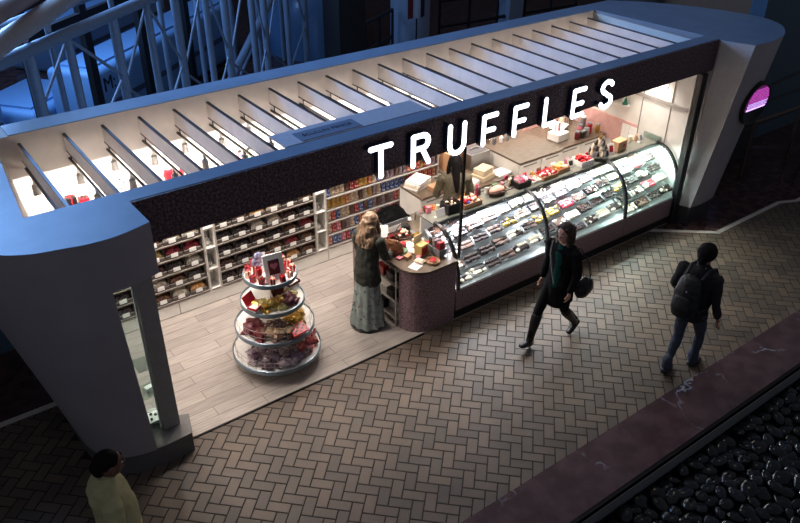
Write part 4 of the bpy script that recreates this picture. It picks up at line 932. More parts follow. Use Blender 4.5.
# on the right wall
t = thing('wall_notice', 'two white sheets pinned on the pink splashback of the right wall', 'notice', (10.10, 1.05, 1.05)); MB().box(-.0, .004, -.10, .05, 0, .26, paperm).build('sheet', t); MB().box(-.0, .004, .06, .20, 0, .26, paperm).build('sheet', t)
o = MB().box(.0, .10, 0, .55, 0, .02, whitem).build('wall_shelf', loc=(10.015, 1.15, 1.62)); tag(o, 'small white shelf on the right wall above the pink splashback', 'shelf')
t = thing('tape_roll', 'round white paper roll on the small wall shelf', 'roll', (10.065, 1.50, 1.7105)); MB().lathe([(.022, -.03), (.07, -.03), (.07, .03), (.022, .03)], paperm, seg=24, T=Matrix.Rotation(math.pi/2, 4, 'Y'), cap0=False, cap1=False).build('roll', t, smooth=True); MB().lathe([(.0215, -.031), (.0215, .031)], blackm, seg=16, T=Matrix.Rotation(math.pi/2, 4, 'Y')).build('core', t)
t = thing('green_cone', 'small dark green cone tree on the wall shelf', 'ornament', (10.065, 1.24, 1.6405)); MB().lathe([(.05, 0), (.002, .13)], mat('fir green', (24, 92, 70), .6), seg=14).build('foliage', t); MB().ball((0, 0, .135), .01, goldm).build('tip', t)
place_card('wall_label', 'printed white label on the upper right wall panel', 10.115, .62, 2.1, .16, .09, rz=-math.pi/2, tilt=0)
# denser clutter on the counter, ledge and corner counter
cl = [('pink', pinkw), ('white', paperm), ('brown', milkm), ('red', redm), ('cream', creamw), ('green', greenm), ('black', blackm), ('gold', goldm), ('light brown', woodc)]
spots = [(4.93, .44), (5.13, .48), (5.32, .50), (5.10, .62), (5.22, .72), (4.86, .74), (5.44, .98), (5.44, .75), (5.10, .86), (5.86, 1.22), (5.62, 1.20), (4.86, 1.2), (5.43, .52), (5.08, .22)]
for i, (x, y) in enumerate(spots):
    nm, m = cl[i % 9]
    if i % 3 == 2:
        o = MB().lathe([(.028, 0), (.034, .03), (.03, .07), (.012, .085)], m, seg=12).build('candy_jar', loc=(x, y, Z0), smooth=True); tag(o, f'small {nm} candy jar, {ORD[i]} piece of clutter on the checkout counter', 'jar')
    elif i % 3 == 1:
        o = bag('candy_bag', f'{nm} candy bag lying as {ORD[i]} piece of clutter on the checkout counter', m, (x, y, Z0+.025), (.10, .13, .05), (math.pi/2, R.uniform(-.1, .1), R.uniform(0, 3)))
    else:
        box('small_box', f'{nm} small box, {ORD[i]} piece of clutter on the checkout counter', 'box', x, y, Z0, .09, .07, .03+.02*(i % 4), m, R.uniform(-.6, .6))
for i in range(30):
    x = 5.64+.145*i; nm, m = cl[(i*4) % 9]
    if any(abs(x-q) < .05 for q in (5.72, 9.10)): continue
    if i % 2: o = MB().lathe([(.026, 0), (.03, .05), (.02, .08), (.024, .095), (.01, .1)], m, seg=10).build('candy_pot', loc=(x, .757, ZL), smooth=True); tag(o, f'small {nm} pot, {ORD[i//2]} pot from left along the back of the case ledge', 'pot', 'pots along the case ledge')
    else:
        o = pillow(m, .09, .11, .045, seed=i).build('candy_bag'); o.location = (x, .762, ZL+.062); o.rotation_euler = (-.1, 0, R.uniform(-.3, .3)); tag(o, f'{nm} bag, {ORD[i//2]} bag from left along the back of the case ledge', 'bag', 'bags along the case ledge')
# ---------------------------------------------------------------- people
def dome(mb, rings, m):
    # rings: (center, a(vec), b(vec)) ; elliptical loops with closed ends
    ls = []; n = 16
    def lp(c, a, b, s=1): return [c+a*(s*math.cos(2*math.pi*k/n))+b*(s*math.sin(2*math.pi*k/n)) for k in range(n)]
    c0, a0, b0 = rings[0]; c1 = rings[1][0]; d = (c0-c1).normalized(); r0 = min(a0.length, b0.length)
    for s, q in ((.35, .9), (.75, .6)): ls.append(lp(c0+d*r0*q*.8, a0, b0, s))
    for c, a, b in rings: ls.append(lp(c, a, b))
    cN, aN, bN = rings[-1]; d = (cN-rings[-2][0]).normalized(); rN = min(aN.length, bN.length)
    for s, q in ((.75, .6), (.35, .9)): ls.append(lp(cN+d*rN*q*.8, aN, bN, s))
    mb.loft(ls, m)
def limb(mb, pts, m, side=Vector((1, 0, 0))):
    # pts: (pos, radius) round cone chain
    rings = []
    P = [Vector(p) for p, r in pts]
    for i, (p, r) in enumerate(pts):
        d = (P[min(i+1, len(P)-1)]-P[max(i-1, 0)]).normalized()
        a = d.cross(Vector((0, 0, 1)) if abs(d.z) < .9 else Vector((0, 1, 0))).normalized(); b = d.cross(a)
        rr = r if isinstance(r, tuple) else (r, r)
        rings.append((P[i], a*rr[0], b*rr[1]))
    dome(mb, rings, m)
def trunk(mb, rows, m):
    # rows: (x, y, z, rx, ry[, yaw])
    rings = []
    for r in rows:
        yw = r[5] if len(r) > 5 else 0
        rings.append((Vector(r[:3]), Vector((math.cos(yw), math.sin(yw), 0))*r[3], Vector((-math.sin(yw), math.cos(yw), 0))*r[4]))
    dome(mb, rings, m)
def fuse(name, mb, parent, m, voxel=.009, smooth=4, disp=None):
    o = mb.build('tmp'); o.data.materials.clear()
    md = o.modifiers.new('r', 'REMESH'); md.mode = 'VOXEL'; md.voxel_size = voxel
    if disp:
        tx = bpy.data.textures.new('folds', 'CLOUDS'); tx.noise_scale = disp[0]
        dm_ = o.modifiers.new('d', 'DISPLACE'); dm_.texture = tx; dm_.strength = disp[1]; dm_.mid_level = .5
    ms = o.modifiers.new('s', 'SMOOTH'); ms.iterations = smooth; ms.factor = .5
    dg = bpy.context.evaluated_depsgraph_get(); me = bpy.data.meshes.new_from_object(o.evaluated_get(dg))
    bpy.data.objects.remove(o); me.materials.clear(); me.materials.append(m)
    me.polygons.foreach_set('use_smooth', [True]*len(me.polygons))
    o = bpy.data.objects.new(name, me); COL.objects.link(o); o.parent = parent; return o
X = blackm
def hand(mb, w, d, side, curl=.5):
    """w wrist position, d direction of the hand, side = direction the thumb points to"""
    d = Vector(d).normalized(); s = Vector(side); s = (s-d*s.dot(d)).normalized(); n = d.cross(s)
    w = Vector(w); pc = w+d*.05
    dome(mb, [(w, s*.024, n*.018), (w+d*.03, s*.036, n*.016), (w+d*.075, s*.040, n*.014)], X)
    for k, (o_, l) in enumerate([(.030, .068), (.010, .078), (-.010, .072), (-.029, .056)]):
        p = w+d*.078+s*o_; pts = [(p-d*.02, .0098)]; a = 0
        for q in range(3):
            a += curl*.55; dd = d*math.cos(a)+n*math.sin(a); p = p+dd*l/3*(1.15-.15*q); pts.append((p, .0094-.0006*q))
        limb(mb, pts, X)
    p = w+d*.025+s*.03; limb(mb, [(p-s*.012, .011), (p+s*.020+d*.018, .0105), (p+s*.028+d*.040+n*.010, .0095), (p+s*.022+d*.058+n*.018, .0085)], X)
def head(mb, c, f, up_=(0, 0, 1), s=1):
    """c head centre, f facing direction"""
    f = Vector(f).normalized(); u = Vector(up_).normalized(); u = (u-f*u.dot(f)).normalized(); r = f.cross(u); c = Vector(c)
    def P(a, b, e): return c+r*a*s+f*b*s+u*e*s
    T = Matrix(((r.x, f.x, u.x, c.x), (r.y, f.y, u.y, c.y), (r.z, f.z, u.z, c.z), (0, 0, 0, 1)))
    mb.ball((0, -.008*s, .025*s), .1*s, X, .77, .97, .93, 20, 14, T)
    mb.ball((0, .030*s, -.048*s), .062*s, X, .88, .88, 1.08, 16, 10, T)
    limb(mb, [(P(0, .092, .012), .009*s), (P(0, .107, -.014), .0125*s), (P(0, .100, -.026), .014*s)], X)
    for q in (-1, 1):
        limb(mb, [(P(q*.074, -.004, .02), .014*s), (P(q*.08, -.006, -.004), .016*s), (P(q*.074, -.001, -.03), .010*s)], X)
    limb(mb, [(P(-.02, .082, -.056), .009*s), (P(0, .089, -.057), .010*s), (P(.02, .082, -.056), .009*s)], X)
    return T
def face(parent, T, s=1, iris=(50, 34, 26), lipc=(150, 84, 76), hair=(30, 22, 20)):
    for q in (-1, 1):
        e = MB().ball((q*.029*s, .080*s, .012*s), .0125*s, mat('eye white', (220, 214, 206), .2), 1, .8, .75, 10, 7, T).ball((q*.029*s, .0895*s, .012*s), .0062*s, mat('iris %d' % iris[0], iris, .2), 1, .5, 1, 8, 6, T).build('eye', parent, smooth=True)
    b = MB()
    for q in (-1, 1): limb(b, [(T @ Vector((q*.014*s, .090*s, .036*s)), .0042*s), (T @ Vector((q*.030*s, .090*s, .042*s)), .0046*s), (T @ Vector((q*.046*s, .080*s, .036*s)), .0034*s)], mat('brow', hair, .8))
    b.build('eyebrows', parent, smooth=True)
    b = MB(); limb(b, [(T @ Vector((-.022*s, .086*s, -.056*s)), .0045*s), (T @ Vector((0, .0965*s, -.056*s)), .0062*s), (T @ Vector((.022*s, .086*s, -.056*s)), .0045*s)], mat('lip %d' % lipc[0], lipc, .4)); b.build('lips', parent, smooth=True)
skin1 = mat('skin fair', (206, 158, 136), .5, rgb2=(212, 164, 142)); skin2 = mat('skin tan', (150, 104, 80), .5, rgb2=(156, 110, 86)); skin3 = mat('skin brown', (106, 72, 54), .5, rgb2=(110, 76, 58))
def arm(mb, sh, el, wr, k=1.0):
    limb(mb, [(sh, .050*k), (Vector(sh).lerp(Vector(el), .5), .044*k), (el, .037*k), (Vector(el).lerp(Vector(wr), .35), .036*k), (wr, .024*k)], X)
def leg(mb, h, kn, an, k=1.0):
    h, kn, an = Vector(h), Vector(kn), Vector(an)
    limb(mb, [(h, .086*k), (h.lerp(kn, .5), .072*k), (kn, .052*k), (kn.lerp(an, .3), .054*k), (kn.lerp(an, .7), .040*k), (an, .033*k)], X)
def footm(mb, an, yaw_, pitch=0, l=.25, k=1.0, flat=True):
    an = Vector(an); T = Matrix.Translation(an) @ Matrix.Rotation(yaw_, 4, 'Z') @ Matrix.Rotation(pitch, 4, 'X')
    def q(x, y, z): return T @ Vector((x, y, z))
    limb(mb, [(q(0, -.045, -.045), .036*k), (q(0, .03, -.048), .038*k), (q(0, .10, -.058), (.042*k, .028*k)), (q(0, .155, -.062), (.036*k, .022*k))], X)
    return T
# ---- woman in a black coat walking to the left
ww = thing('person', 'dark haired woman in black coat and boots striding left past the case', 'person', (6.27, -1.05, 0), math.radians(96))
# local frame: +Y is her walking direction
body = MB()
trunk(body, [(0, 0, .88, .145, .115), (0, 0, .97, .15, .115), (0, .005, 1.08, .125, .10), (0, .0, 1.2, .14, .105), (0, -.005, 1.33, .165, .105), (0, -.005, 1.40, .15, .09), (0, 0, 1.45, .075, .065)], X)
limb(body, [((0, .0, 1.42), .055), ((0, .02, 1.52), .05)], X)
HF = head(body, (0, .035, 1.585), (0, 1, -.12), s=.98)
F1 = Vector((.08, .36, .115)); F2 = Vector((-.09, -.34, .16))
leg(body, (.085, .01, .90), (.09, .24, .50), F1); leg(body, (-.085, -.01, .90), (-.085, -.06, .48), F2)
arm(body, (.185, 0, 1.37), (.235, -.05, 1.10), (.22, .05, .88)); arm(body, (-.185, 0, 1.37), (-.25, .03, 1.10), (-.23, .10, .88))
hand(body, (.22, .05, .88), (0, .15, -1), (0, 1, 0), .5); hand(body, (-.23, .10, .88), (0, .15, -1), (0, 1, 0), .5)
fuse('body', body, ww, skin1)
face(ww, HF, .98, lipc=(176, 96, 92), hair=(40, 26, 22))
c = MB()
trunk(c, [(0, .0, .66, .20, .18), (0, .0, .78, .195, .165), (0, .0, .90, .18, .15), (0, 0, 1.05, .155, .13), (0, 0, 1.2, .165, .13), (0, -.005, 1.34, .19, .125), (0, -.01, 1.42, .16, .10), (0, -.01, 1.45, .09, .07)], X)
limb(c, [((.185, 0, 1.37), .066), ((.21, -.025, 1.24), .060), ((.235, -.05, 1.10), .054), ((.228, .0, .99), .050), ((.22, .045, .90), .045)], X)
limb(c, [((-.185, 0, 1.37), .066), ((-.22, .015, 1.24), .060), ((-.25, .03, 1.10), .054), ((-.24, .065, .99), .050), ((-.23, .095, .90), .045)], X)
coatm = mat('black wool coat', (17, 17, 19), .9, spec=.12, rgb2=(22, 22, 25))
fuse('coat', c, ww, coatm, disp=(.12, .03))
c = MB(); trunk(c, [(-.02, .115, .90, .05, .045), (-.02, .092, 1.0, .055, .045), (-.015, .082, 1.2, .07, .055), (0, .075, 1.33, .08, .052), (0, .06, 1.42, .05, .04)], X); fuse('green_top', c, ww, mat('dark teal top', (20, 68, 62), .9, spec=.1))
c = MB(); limb(c, [((-.02, .148, .93), .008), ((.03, .152, 1.1), .008), ((.10, .125, 1.3), .008), ((.13, .06, 1.44), .008)], X); fuse('bag_strap', c, ww, mat('pale strap', (150, 144, 136), .6), .005, 1)
c = MB(); leg(c, (.085, .01, .90), (.09, .24, .50), F1+Vector((0, 0, .05)), 1.12); leg(c, (-.085, -.01, .90), (-.085, -.06, .48), F2+Vector((0, 0, .05)), 1.12); fuse('leggings', c, ww, mat('black leggings', (12, 12, 14), .8, spec=.15))
bt = mat('black leather boot', (16, 15, 16), .35)
for (kn_, an_, pt) in (((.09, .24, .50), F1, .35), ((-.085, -.06, .48), F2, -.45)):
    c = MB(); k_ = Vector(kn_); a_ = Vector(an_); limb(c, [(k_.lerp(a_, .12), .068), (k_.lerp(a_, .35), .066), (k_.lerp(a_, .7), .052), (a_, .046)], X); T = footm(c, a_, 0, pt, k=1.12)
    q0, q1 = T @ Vector((0, -.05, -.04)), T @ Vector((0, -.055, -.095)); limb(c, [(q0, .024), (q1, .016)], X)
    fuse('boot', c, ww, bt)
c = MB(); c.ball((0, .012, 1.632), .102, X, .90, .98, .90, 18, 12); limb(c, [((0, -.04, 1.62), .085), ((.0, -.085, 1.52), .075), ((0, -.10, 1.40), .065), ((0, -.10, 1.32), .045)], X)
for q in (-1, 1): limb(c, [((q*.060, .075, 1.665), .026), ((q*.080, .045, 1.60), .026), ((q*.085, .03, 1.55), .028), ((q*.075, .01, 1.47), .033), ((q*.08, .045, 1.38), .03)], X)
fuse('hair', c, ww, mat('dark brown hair', (36, 24, 20), .55, rgb2=(50, 34, 28), scale=50))
hb_ = thing('handbag', 'black slouchy shoulder bag of the striding woman', 'bag', (6.27, -1.05, 0), math.radians(96))
c = MB(); c.ball((-.25, -.17, .84), .16, X, .5, 1.05, .85, 16, 12); c.ball((-.25, -.13, .93), .10, X, .5, 1.0, .8, 14, 10); fuse('pouch', c, hb_, bt, disp=(.1, .03))
c = MB(); c.tube([(-.24, -.12, .93), (-.21, -.05, 1.2), (-.19, -.01, 1.445), (-.20, -.07, 1.40), (-.24, -.20, 1.2), (-.26, -.27, .93)], .008, bt, 6).build('strap', hb_, smooth=True)
# ---- man with a backpack walking away
mn = thing('person', 'man in dark jacket and blue jeans walking away, seen from behind with a backpack', 'person', (7.08, -2.38, 0), math.radians(-84))
mn.scale = (1, 1, .985)
body = MB()
trunk(body, [(0, 0, .90, .155, .115), (0, 0, .98, .155, .115), (0, .0, 1.1, .15, .11), (0, .01, 1.25, .17, .12), (0, .01, 1.38, .19, .12), (0, .01, 1.46, .17, .09), (0, .01, 1.50, .08, .07)], X)
limb(body, [((0, .01, 1.48), .06), ((0, .03, 1.58), .056)], X)
HM = head(body, (0, .045, 1.665), (0, 1, -.08), s=1.04)
A1 = Vector((.07, .20, .095)); A2 = Vector((-.07, -.17, .10))
leg(body, (.09, 0, .93), (.10, .16, .51), A1, .88); leg(body, (-.09, 0, .93), (-.09, .0, .50), A2, .88)
arm(body, (.195, 0, 1.43), (.258, -.03, 1.15), (.29, .05, .91), .9); arm(body, (-.205, 0, 1.43), (-.28, .02, 1.15), (-.26, .16, .95), 1.0)
hand(body, (.29, .05, .91), (.02, .1, -1), (-.2, 1, 0), .55); hand(body, (-.26, .16, .95), (.0, .3, -1), (.2, 1, 0), .55)
fuse('body', body, mn, skin2)
face(mn, HM, 1.04, hair=(20, 16, 14))
jk = mat('dark navy jacket', (24, 24, 28), .85, rgb2=(28, 28, 33))
c = MB(); trunk(c, [(0, 0, .86, .18, .145), (0, 0, .95, .18, .145), (0, 0, 1.1, .175, .14), (0, .01, 1.25, .19, .145), (0, .01, 1.38, .21, .14), (0, .01, 1.47, .18, .105), (0, .01, 1.52, .085, .075)], X)
limb(c, [((.195, 0, 1.43), .066), ((.225, -.015, 1.30), .060), ((.255, -.03, 1.15), .054), ((.272, .01, 1.02), .049), ((.286, .04, .95), .043)], X)
limb(c, [((-.205, 0, 1.43), .074), ((-.245, .01, 1.30), .068), ((-.28, .02, 1.15), .060), ((-.27, .1, 1.04), .055), ((-.262, .14, .98), .048)], X)
fuse('jacket', c, mn, jk, disp=(.12, .03))
c = MB(); limb(c, [((-.05, -.035, 1.525), .016), ((.05, -.035, 1.525), .016)], X); fuse('shirt_collar', c, mn, mat('light blue collar', (140, 150, 170), .7), .006, 1)
jn = mat('blue denim', (50, 58, 74), .85, rgb2=(60, 68, 84), scale=30)
c = MB(); trunk(c, [(0, 0, .86, .165, .125), (0, 0, .98, .165, .125)], X); leg(c, (.09, 0, .92), (.10, .16, .51), A1+Vector((0, 0, .0)), 1.12); leg(c, (-.09, 0, .92), (-.09, .0, .50), A2, 1.12)
limb(c, [(A1+Vector((0, 0, .12)), .066), (A1+Vector((0, 0, .01)), .062)], X); limb(c, [(A2+Vector((0, 0, .12)), .066), (A2+Vector((0, 0, .01)), .062)], X); fuse('jeans', c, mn, jn, disp=(.1, .025))
for an_, y_, p_ in ((A1, -.1, 0), (A2, .15, -.03)):
    c = MB(); footm(c, an_, y_, p_, k=1.25); fuse('shoe', c, mn, mat('dark shoe', (26, 28, 34), .5))
c = MB(); c.ball((0, .015, 1.70), .118, X, .92, 1.0, .95, 18, 12); limb(c, [((0, -.045, 1.66), .08), ((0, -.055, 1.60), .05)], X); fuse('hair', c, mn, mat('black hair', (14, 12, 13), .75, spec=.15, rgb2=(20, 17, 17), scale=50), disp=(.03, .02))
bp_ = thing('backpack', 'black backpack with small white logo on the back of the walking man', 'backpack', (7.08, -2.38, 0), math.radians(-84))
bp_.scale = (1, 1, .985)
bk = mat('black nylon', (17, 19, 25), .55, rgb2=(24, 26, 34))
c = MB(); trunk(c, [(0, -.245, .98, .13, .09), (0, -.25, 1.1, .155, .115), (0, -.24, 1.28, .15, .11), (0, -.225, 1.42, .12, .085)], X); c2 = c; fuse('bag_body', c, bp_, bk, disp=(.08, .02))
c = MB(); trunk(c, [(0, -.345, 1.0, .09, .035), (0, -.365, 1.12, .11, .05), (0, -.345, 1.24, .09, .035)], X); fuse('front_pocket', c, bp_, bk)
for q in (-1, 1): MB().tube([(q*.09, -.17, 1.44), (q*.11, -.05, 1.53), (q*.12, .08, 1.50), (q*.13, .165, 1.36), (q*.17, .12, 1.18), (q*.19, -.06, 1.06), (q*.13, -.18, 1.02)], .016, bk, 8).build('shoulder_strap', bp_, smooth=True)
MB().rbox(-.02, .03, -.336, -.330, 1.305, 1.335, mat('white logo patch', (200, 200, 210), .5), .002, 1, Matrix.Identity(4)).build('logo_patch', bp_)
# ---- shopper at the counter
sh = thing('person', 'long haired woman in dark jacket and long pale patterned skirt at the counter', 'person', (4.54, .60, .012), math.radians(-72))
sh.scale = (.93, .93, .96)
body = MB()
trunk(body, [(0, 0, .86, .145, .115), (0, .0, .96, .15, .115), (0, .01, 1.08, .13, .10), (0, .03, 1.2, .14, .105), (0, .045, 1.33, .165, .105), (0, .05, 1.40, .15, .09), (0, .06, 1.44, .075, .065)], X)
limb(body, [((0, .06, 1.42), .052), ((0, .09, 1.50), .048)], X)
HS = head(body, (0, .115, 1.55), (0, 1, -.55), s=.98)
leg(body, (.085, 0, .88), (.09, .02, .48), (.09, 0, .09)); leg(body, (-.085, 0, .88), (-.09, .02, .48), (-.09, -.03, .09))
arm(body, (.185, .04, 1.35), (.24, .10, 1.10), (.17, .30, 1.05)); arm(body, (-.185, .04, 1.35), (-.24, .12, 1.10), (-.13, .30, 1.06))
hand(body, (.17, .30, 1.05), (-.3, 1, -.25), (-.6, 0, .8), .9); hand(body, (-.13, .30, 1.06), (.3, 1, -.25), (.6, 0, .8), .9)
fuse('body', body, sh, skin1); face(sh, HS, .98, hair=(120, 90, 66))
c = MB(); trunk(c, [(0, -.0, .72, .20, .165), (0, 0, .85, .195, .16), (0, 0, .97, .18, .145), (0, .01, 1.1, .165, .135), (0, .03, 1.22, .17, .135), (0, .04, 1.34, .19, .13), (0, .05, 1.41, .16, .105), (0, .055, 1.45, .09, .075)], X)
limb(c, [((.185, .04, 1.35), .070), ((.215, .07, 1.22), .064), ((.24, .10, 1.10), .060), ((.21, .2, 1.07), .054), ((.18, .28, 1.055), .047)], X)
limb(c, [((-.185, .04, 1.35), .070), ((-.215, .07, 1.22), .064), ((-.24, .12, 1.10), .060), ((-.19, .2, 1.075), .054), ((-.14, .28, 1.062), .047)], X)
fuse('jacket', c, sh, mat('dark olive jacket', (38, 40, 34), .8, rgb2=(50, 52, 44)), disp=(.12, .035))
# pleated skirt
skm = mat('pale patterned skirt', (128, 140, 136), .8, rgb2=(150, 160, 154), scale=12); nt = skm.node_tree
def skirt(u, v):
    a = 2*math.pi*u; z = .86*(1-v)+.045*v; r = .145+.085*v**1.3+.014*v*math.sin(a*11)+.006*v*math.sin(a*5+1); return (r*1.08*math.cos(a), r*math.sin(a)-.01*v, z)
MB().grid(skirt, 132, 14, skm).build('skirt', sh, smooth=True)
b = MB()
for q in range(60):
    u = R.random(); v = R.uniform(.1, .92); p = Vector(skirt(u, v)); n_ = Vector((p.x, p.y, 0)).normalized(); b.ball(tuple(p+n_*.002), .012, [mat('skirt rose', (150, 70, 72), .8), mat('skirt grey leaf', (86, 96, 98), .8)][q % 3 > 0], 1, 1, 1.4, 6, 4)
b.build('print', sh)['kind'] = 'stuff'
MB().lathe([(.224, .028), (.243, .03), (.241, .050), (.224, .05)], mat('dark hem', (50, 48, 50), .8), seg=40, T=Matrix.Translation((0, -.01, 0)) @ Matrix.Diagonal((1.04, 1, 1, 1)), cap0=False, cap1=False).build('hem', sh, smooth=True)
for q in (-1, 1):
    c = MB(); footm(c, (q*.09, -.02, .09), 0, 0, k=1.1); fuse('shoe', c, sh, bt)
hl = mat('light brown wavy hair', (92, 72, 54), .55, rgb2=(150, 122, 94), scale=34, detail=5, lo=.35, hi=.65)
c = MB(); c.ball((0, .08, 1.60), .105, X, .9, 1.0, .95, 18, 12)
for q in range(9):
    a = math.radians(180+22.5*q-.0); x0 = .085*math.cos(a)*1.0; y0 = .07+.085*math.sin(a)
    pts = [((x0*.9, y0, 1.60), .03)]
    for k in range(1, 6): pts.append(((x0*(1+.12*k)+.012*math.sin(k*2+q), y0-.018*k+.012*math.cos(k*2.1+q), 1.60-.066*k), .033 if k < 5 else .02))
    limb(c, pts, X)
for q in (-1, 1): limb(c, [((q*.07, .12, 1.60), .028), ((q*.088, .135, 1.52), .028), ((q*.10, .14, 1.43), .03), ((q*.09, .145, 1.34), .026), ((q*.095, .15, 1.27), .018)], X)
fuse('hair', c, sh, hl, .008, 2, disp=(.05, .02))
sb = thing('leather_handbag', 'brown leather handbag held by the shopper against the counter edge', 'bag', (4.66, .31, .0), math.radians(-60))
sb.location = (4.93, .58, .951)
c = MB(); trunk(c, [(0, 0, .03, .15, .05), (0, 0, .10, .15, .06), (0, 0, .17, .13, .04), (0, 0, .20, .12, .02)], X); fuse('pouch', c, sb, mat('tan leather', (128, 84, 56), .45, rgb2=(150, 100, 68)), disp=(.06, .02))
MB().tube([(-.08, 0, .19), (-.07, 0, .28), (0, 0, .32), (.07, 0, .28), (.08, 0, .19)], .008, mat('dark leather', (60, 38, 28), .5), 8).build('handle', sb, smooth=True)
# ---- staff member
st_ = thing('person', 'staff member with long black hair in a khaki top, standing behind the display case', 'person', (6.42, 1.16, .012), math.radians(-30))
body = MB()
trunk(body, [(0, 0, .88, .145, .115), (0, 0, .97, .15, .115), (0, .01, 1.08, .13, .10), (0, .02, 1.2, .14, .105), (0, .03, 1.33, .165, .105), (0, .03, 1.40, .15, .09), (0, .04, 1.44, .075, .065)], X)
limb(body, [((0, .04, 1.42), .052), ((0, .06, 1.51), .048)], X)
HT = head(body, (0, .08, 1.57), (0, 1, -.4), s=.98)
leg(body, (.085, 0, .90), (.09, .02, .49), (.09, 0, .09)); leg(body, (-.085, 0, .90), (-.09, .02, .49), (-.09, -.03, .09))
arm(body, (.185, .02, 1.36), (.25, .05, 1.10), (.19, .25, 1.0)); arm(body, (-.185, .02, 1.36), (-.25, .05, 1.10), (-.17, .25, 1.0))
hand(body, (.19, .25, 1.0), (-.3, 1, -.25), (-.6, 0, .8), .6); hand(body, (-.17, .25, 1.0), (.3, 1, -.25), (.6, 0, .8), .6)
fuse('body', body, st_, skin2); face(st_, HT, .98)
c = MB(); trunk(c, [(0, 0, .84, .18, .145), (0, 0, .97, .175, .14), (0, .01, 1.1, .155, .125), (0, .02, 1.22, .165, .13), (0, .03, 1.34, .19, .125), (0, .03, 1.41, .16, .10), (0, .035, 1.45, .085, .07)], X)
for q in (-1, 1): limb(c, [((q*.185, .02, 1.36), .066), ((q*.22, .035, 1.22), .060), ((q*.25, .05, 1.10), .056), ((q*.22, .15, 1.05), .050), ((q*.185, .23, 1.01), .044)], X)
fuse('khaki_top', c, st_, mat('khaki cotton', (92, 84, 66), .85, rgb2=(104, 96, 76)), disp=(.1, .035))
c = MB(); leg(c, (.085, 0, .90), (.09, .02, .49), (.09, 0, .10), 1.15); leg(c, (-.085, 0, .90), (-.09, .02, .49), (-.09, -.03, .10), 1.15); trunk(c, [(0, 0, .86, .155, .12), (0, 0, .95, .155, .12)], X); fuse('trousers', c, st_, mat('grey jeans', (70, 74, 82), .8))
for q in (-1, 1):
    c = MB(); footm(c, (q*.09, -.02, .09), 0, 0, k=1.15); fuse('shoe', c, st_, bt)
c = MB(); c.ball((0, .045, 1.61), .105, X, .9, 1.0, .95, 18, 12); limb(c, [((0, .0, 1.62), .07), ((0, -.04, 1.50), .062), ((0, -.085, 1.38), .05), ((.01, -.115, 1.28), .04), ((.01, -.12, 1.20), .022)], X)
for q in (-1, 1): limb(c, [((q*.07, .06, 1.60), .03), ((q*.09, .04, 1.5), .03), ((q*.10, .0, 1.38), .03)], X)
fuse('hair', c, st_, mat('black hair', (14, 12, 13), .75, spec=.15))
# ---- man in pale yellow shirt at the lower left
ym = thing('person', 'black haired man in pale yellow shirt at the lower left', 'person', (.65, -1.52, 0), math.radians(-98))
ym.scale = (1.05, 1.05, .99)
body = MB()
trunk(body, [(0, 0, .90, .16, .13), (0, .01, .98, .16, .135), (0, .02, 1.1, .165, .14), (0, .01, 1.25, .175, .135), (0, -.01, 1.38, .19, .125), (0, -.01, 1.46, .17, .095), (0, .0, 1.50, .08, .07)], X)
limb(body, [((0, .0, 1.47), .06), ((0, .03, 1.57), .056)], X)
HY = head(body, (0, .05, 1.64), (-.1, 1, -.12), s=1.04)
leg(body, (.09, 0, .93), (.10, .18, .52), (.09, .20, .095), 1.05); leg(body, (-.09, 0, .93), (-.10, .02, .50), (-.09, -.22, .14), 1.05)
arm(body, (.205, -.01, 1.42), (.28, -.03, 1.14), (.27, .06, .90), 1.1); arm(body, (-.205, -.01, 1.42), (-.28, .0, 1.14), (-.27, .08, .90), 1.1)
hand(body, (.27, .06, .90), (0, .3, -1), (0, 1, 0), .6); hand(body, (-.27, .08, .90), (0, .3, -1), (0, 1, 0), .6)
fuse('body', body, ym, skin3); face(ym, HY, 1.04, hair=(16, 14, 14))
c = MB(); trunk(c, [(0, 0, .84, .19, .165), (0, .01, .95, .185, .165), (0, .02, 1.1, .185, .165), (0, .01, 1.25, .19, .155), (0, -.01, 1.38, .21, .145), (0, -.01, 1.47, .18, .11), (0, .0, 1.52, .085, .08)], X)
for q in (-1, 1): limb(c, [((q*.205, -.01, 1.42), .076), ((q*.25, -.01, 1.28), .070), ((q*.28, -.02, 1.14), .064), ((q*.278, .02, 1.04), .056), ((q*.272, .05, .96), .048)], X)
fuse('shirt', c, ym, mat('pale yellow cotton', (184, 176, 128), .85, rgb2=(192, 184, 136)), disp=(.12, .035))
c = MB(); limb(c, [((-.06, .05, 1.535), .018), ((-.06, -.03, 1.545), .018), ((0, -.065, 1.55), .018), ((.06, -.03, 1.545), .018), ((.06, .05, 1.535), .018)], X); fuse('shirt_collar', c, ym, mat('pale yellow cotton', (186, 182, 132)), .006, 2)
c = MB(); trunk(c, [(0, 0, .86, .17, .14), (0, 0, .97, .17, .14)], X); leg(c, (.09, 0, .92), (.10, .18, .52), (.09, .20, .10), 1.25); leg(c, (-.09, 0, .92), (-.10, .02, .50), (-.09, -.22, .15), 1.25); fuse('trousers', c, ym, mat('grey trousers', (96, 98, 108), .8))
for an_, p_ in (((.09, .20, .095), 0), ((-.09, -.22, .14), -.35)):
    c = MB(); footm(c, an_, 0, p_, k=1.2); fuse('shoe', c, ym, bt)
c = MB(); c.ball((0, .036, 1.680), .101, X, .84, 1.0, .95, 18, 12); limb(c, [((0, -.025, 1.65), .066), ((0, -.03, 1.59), .05)], X); fuse('hair', c, ym, mat('black hair', (14, 12, 13), .75, spec=.15))
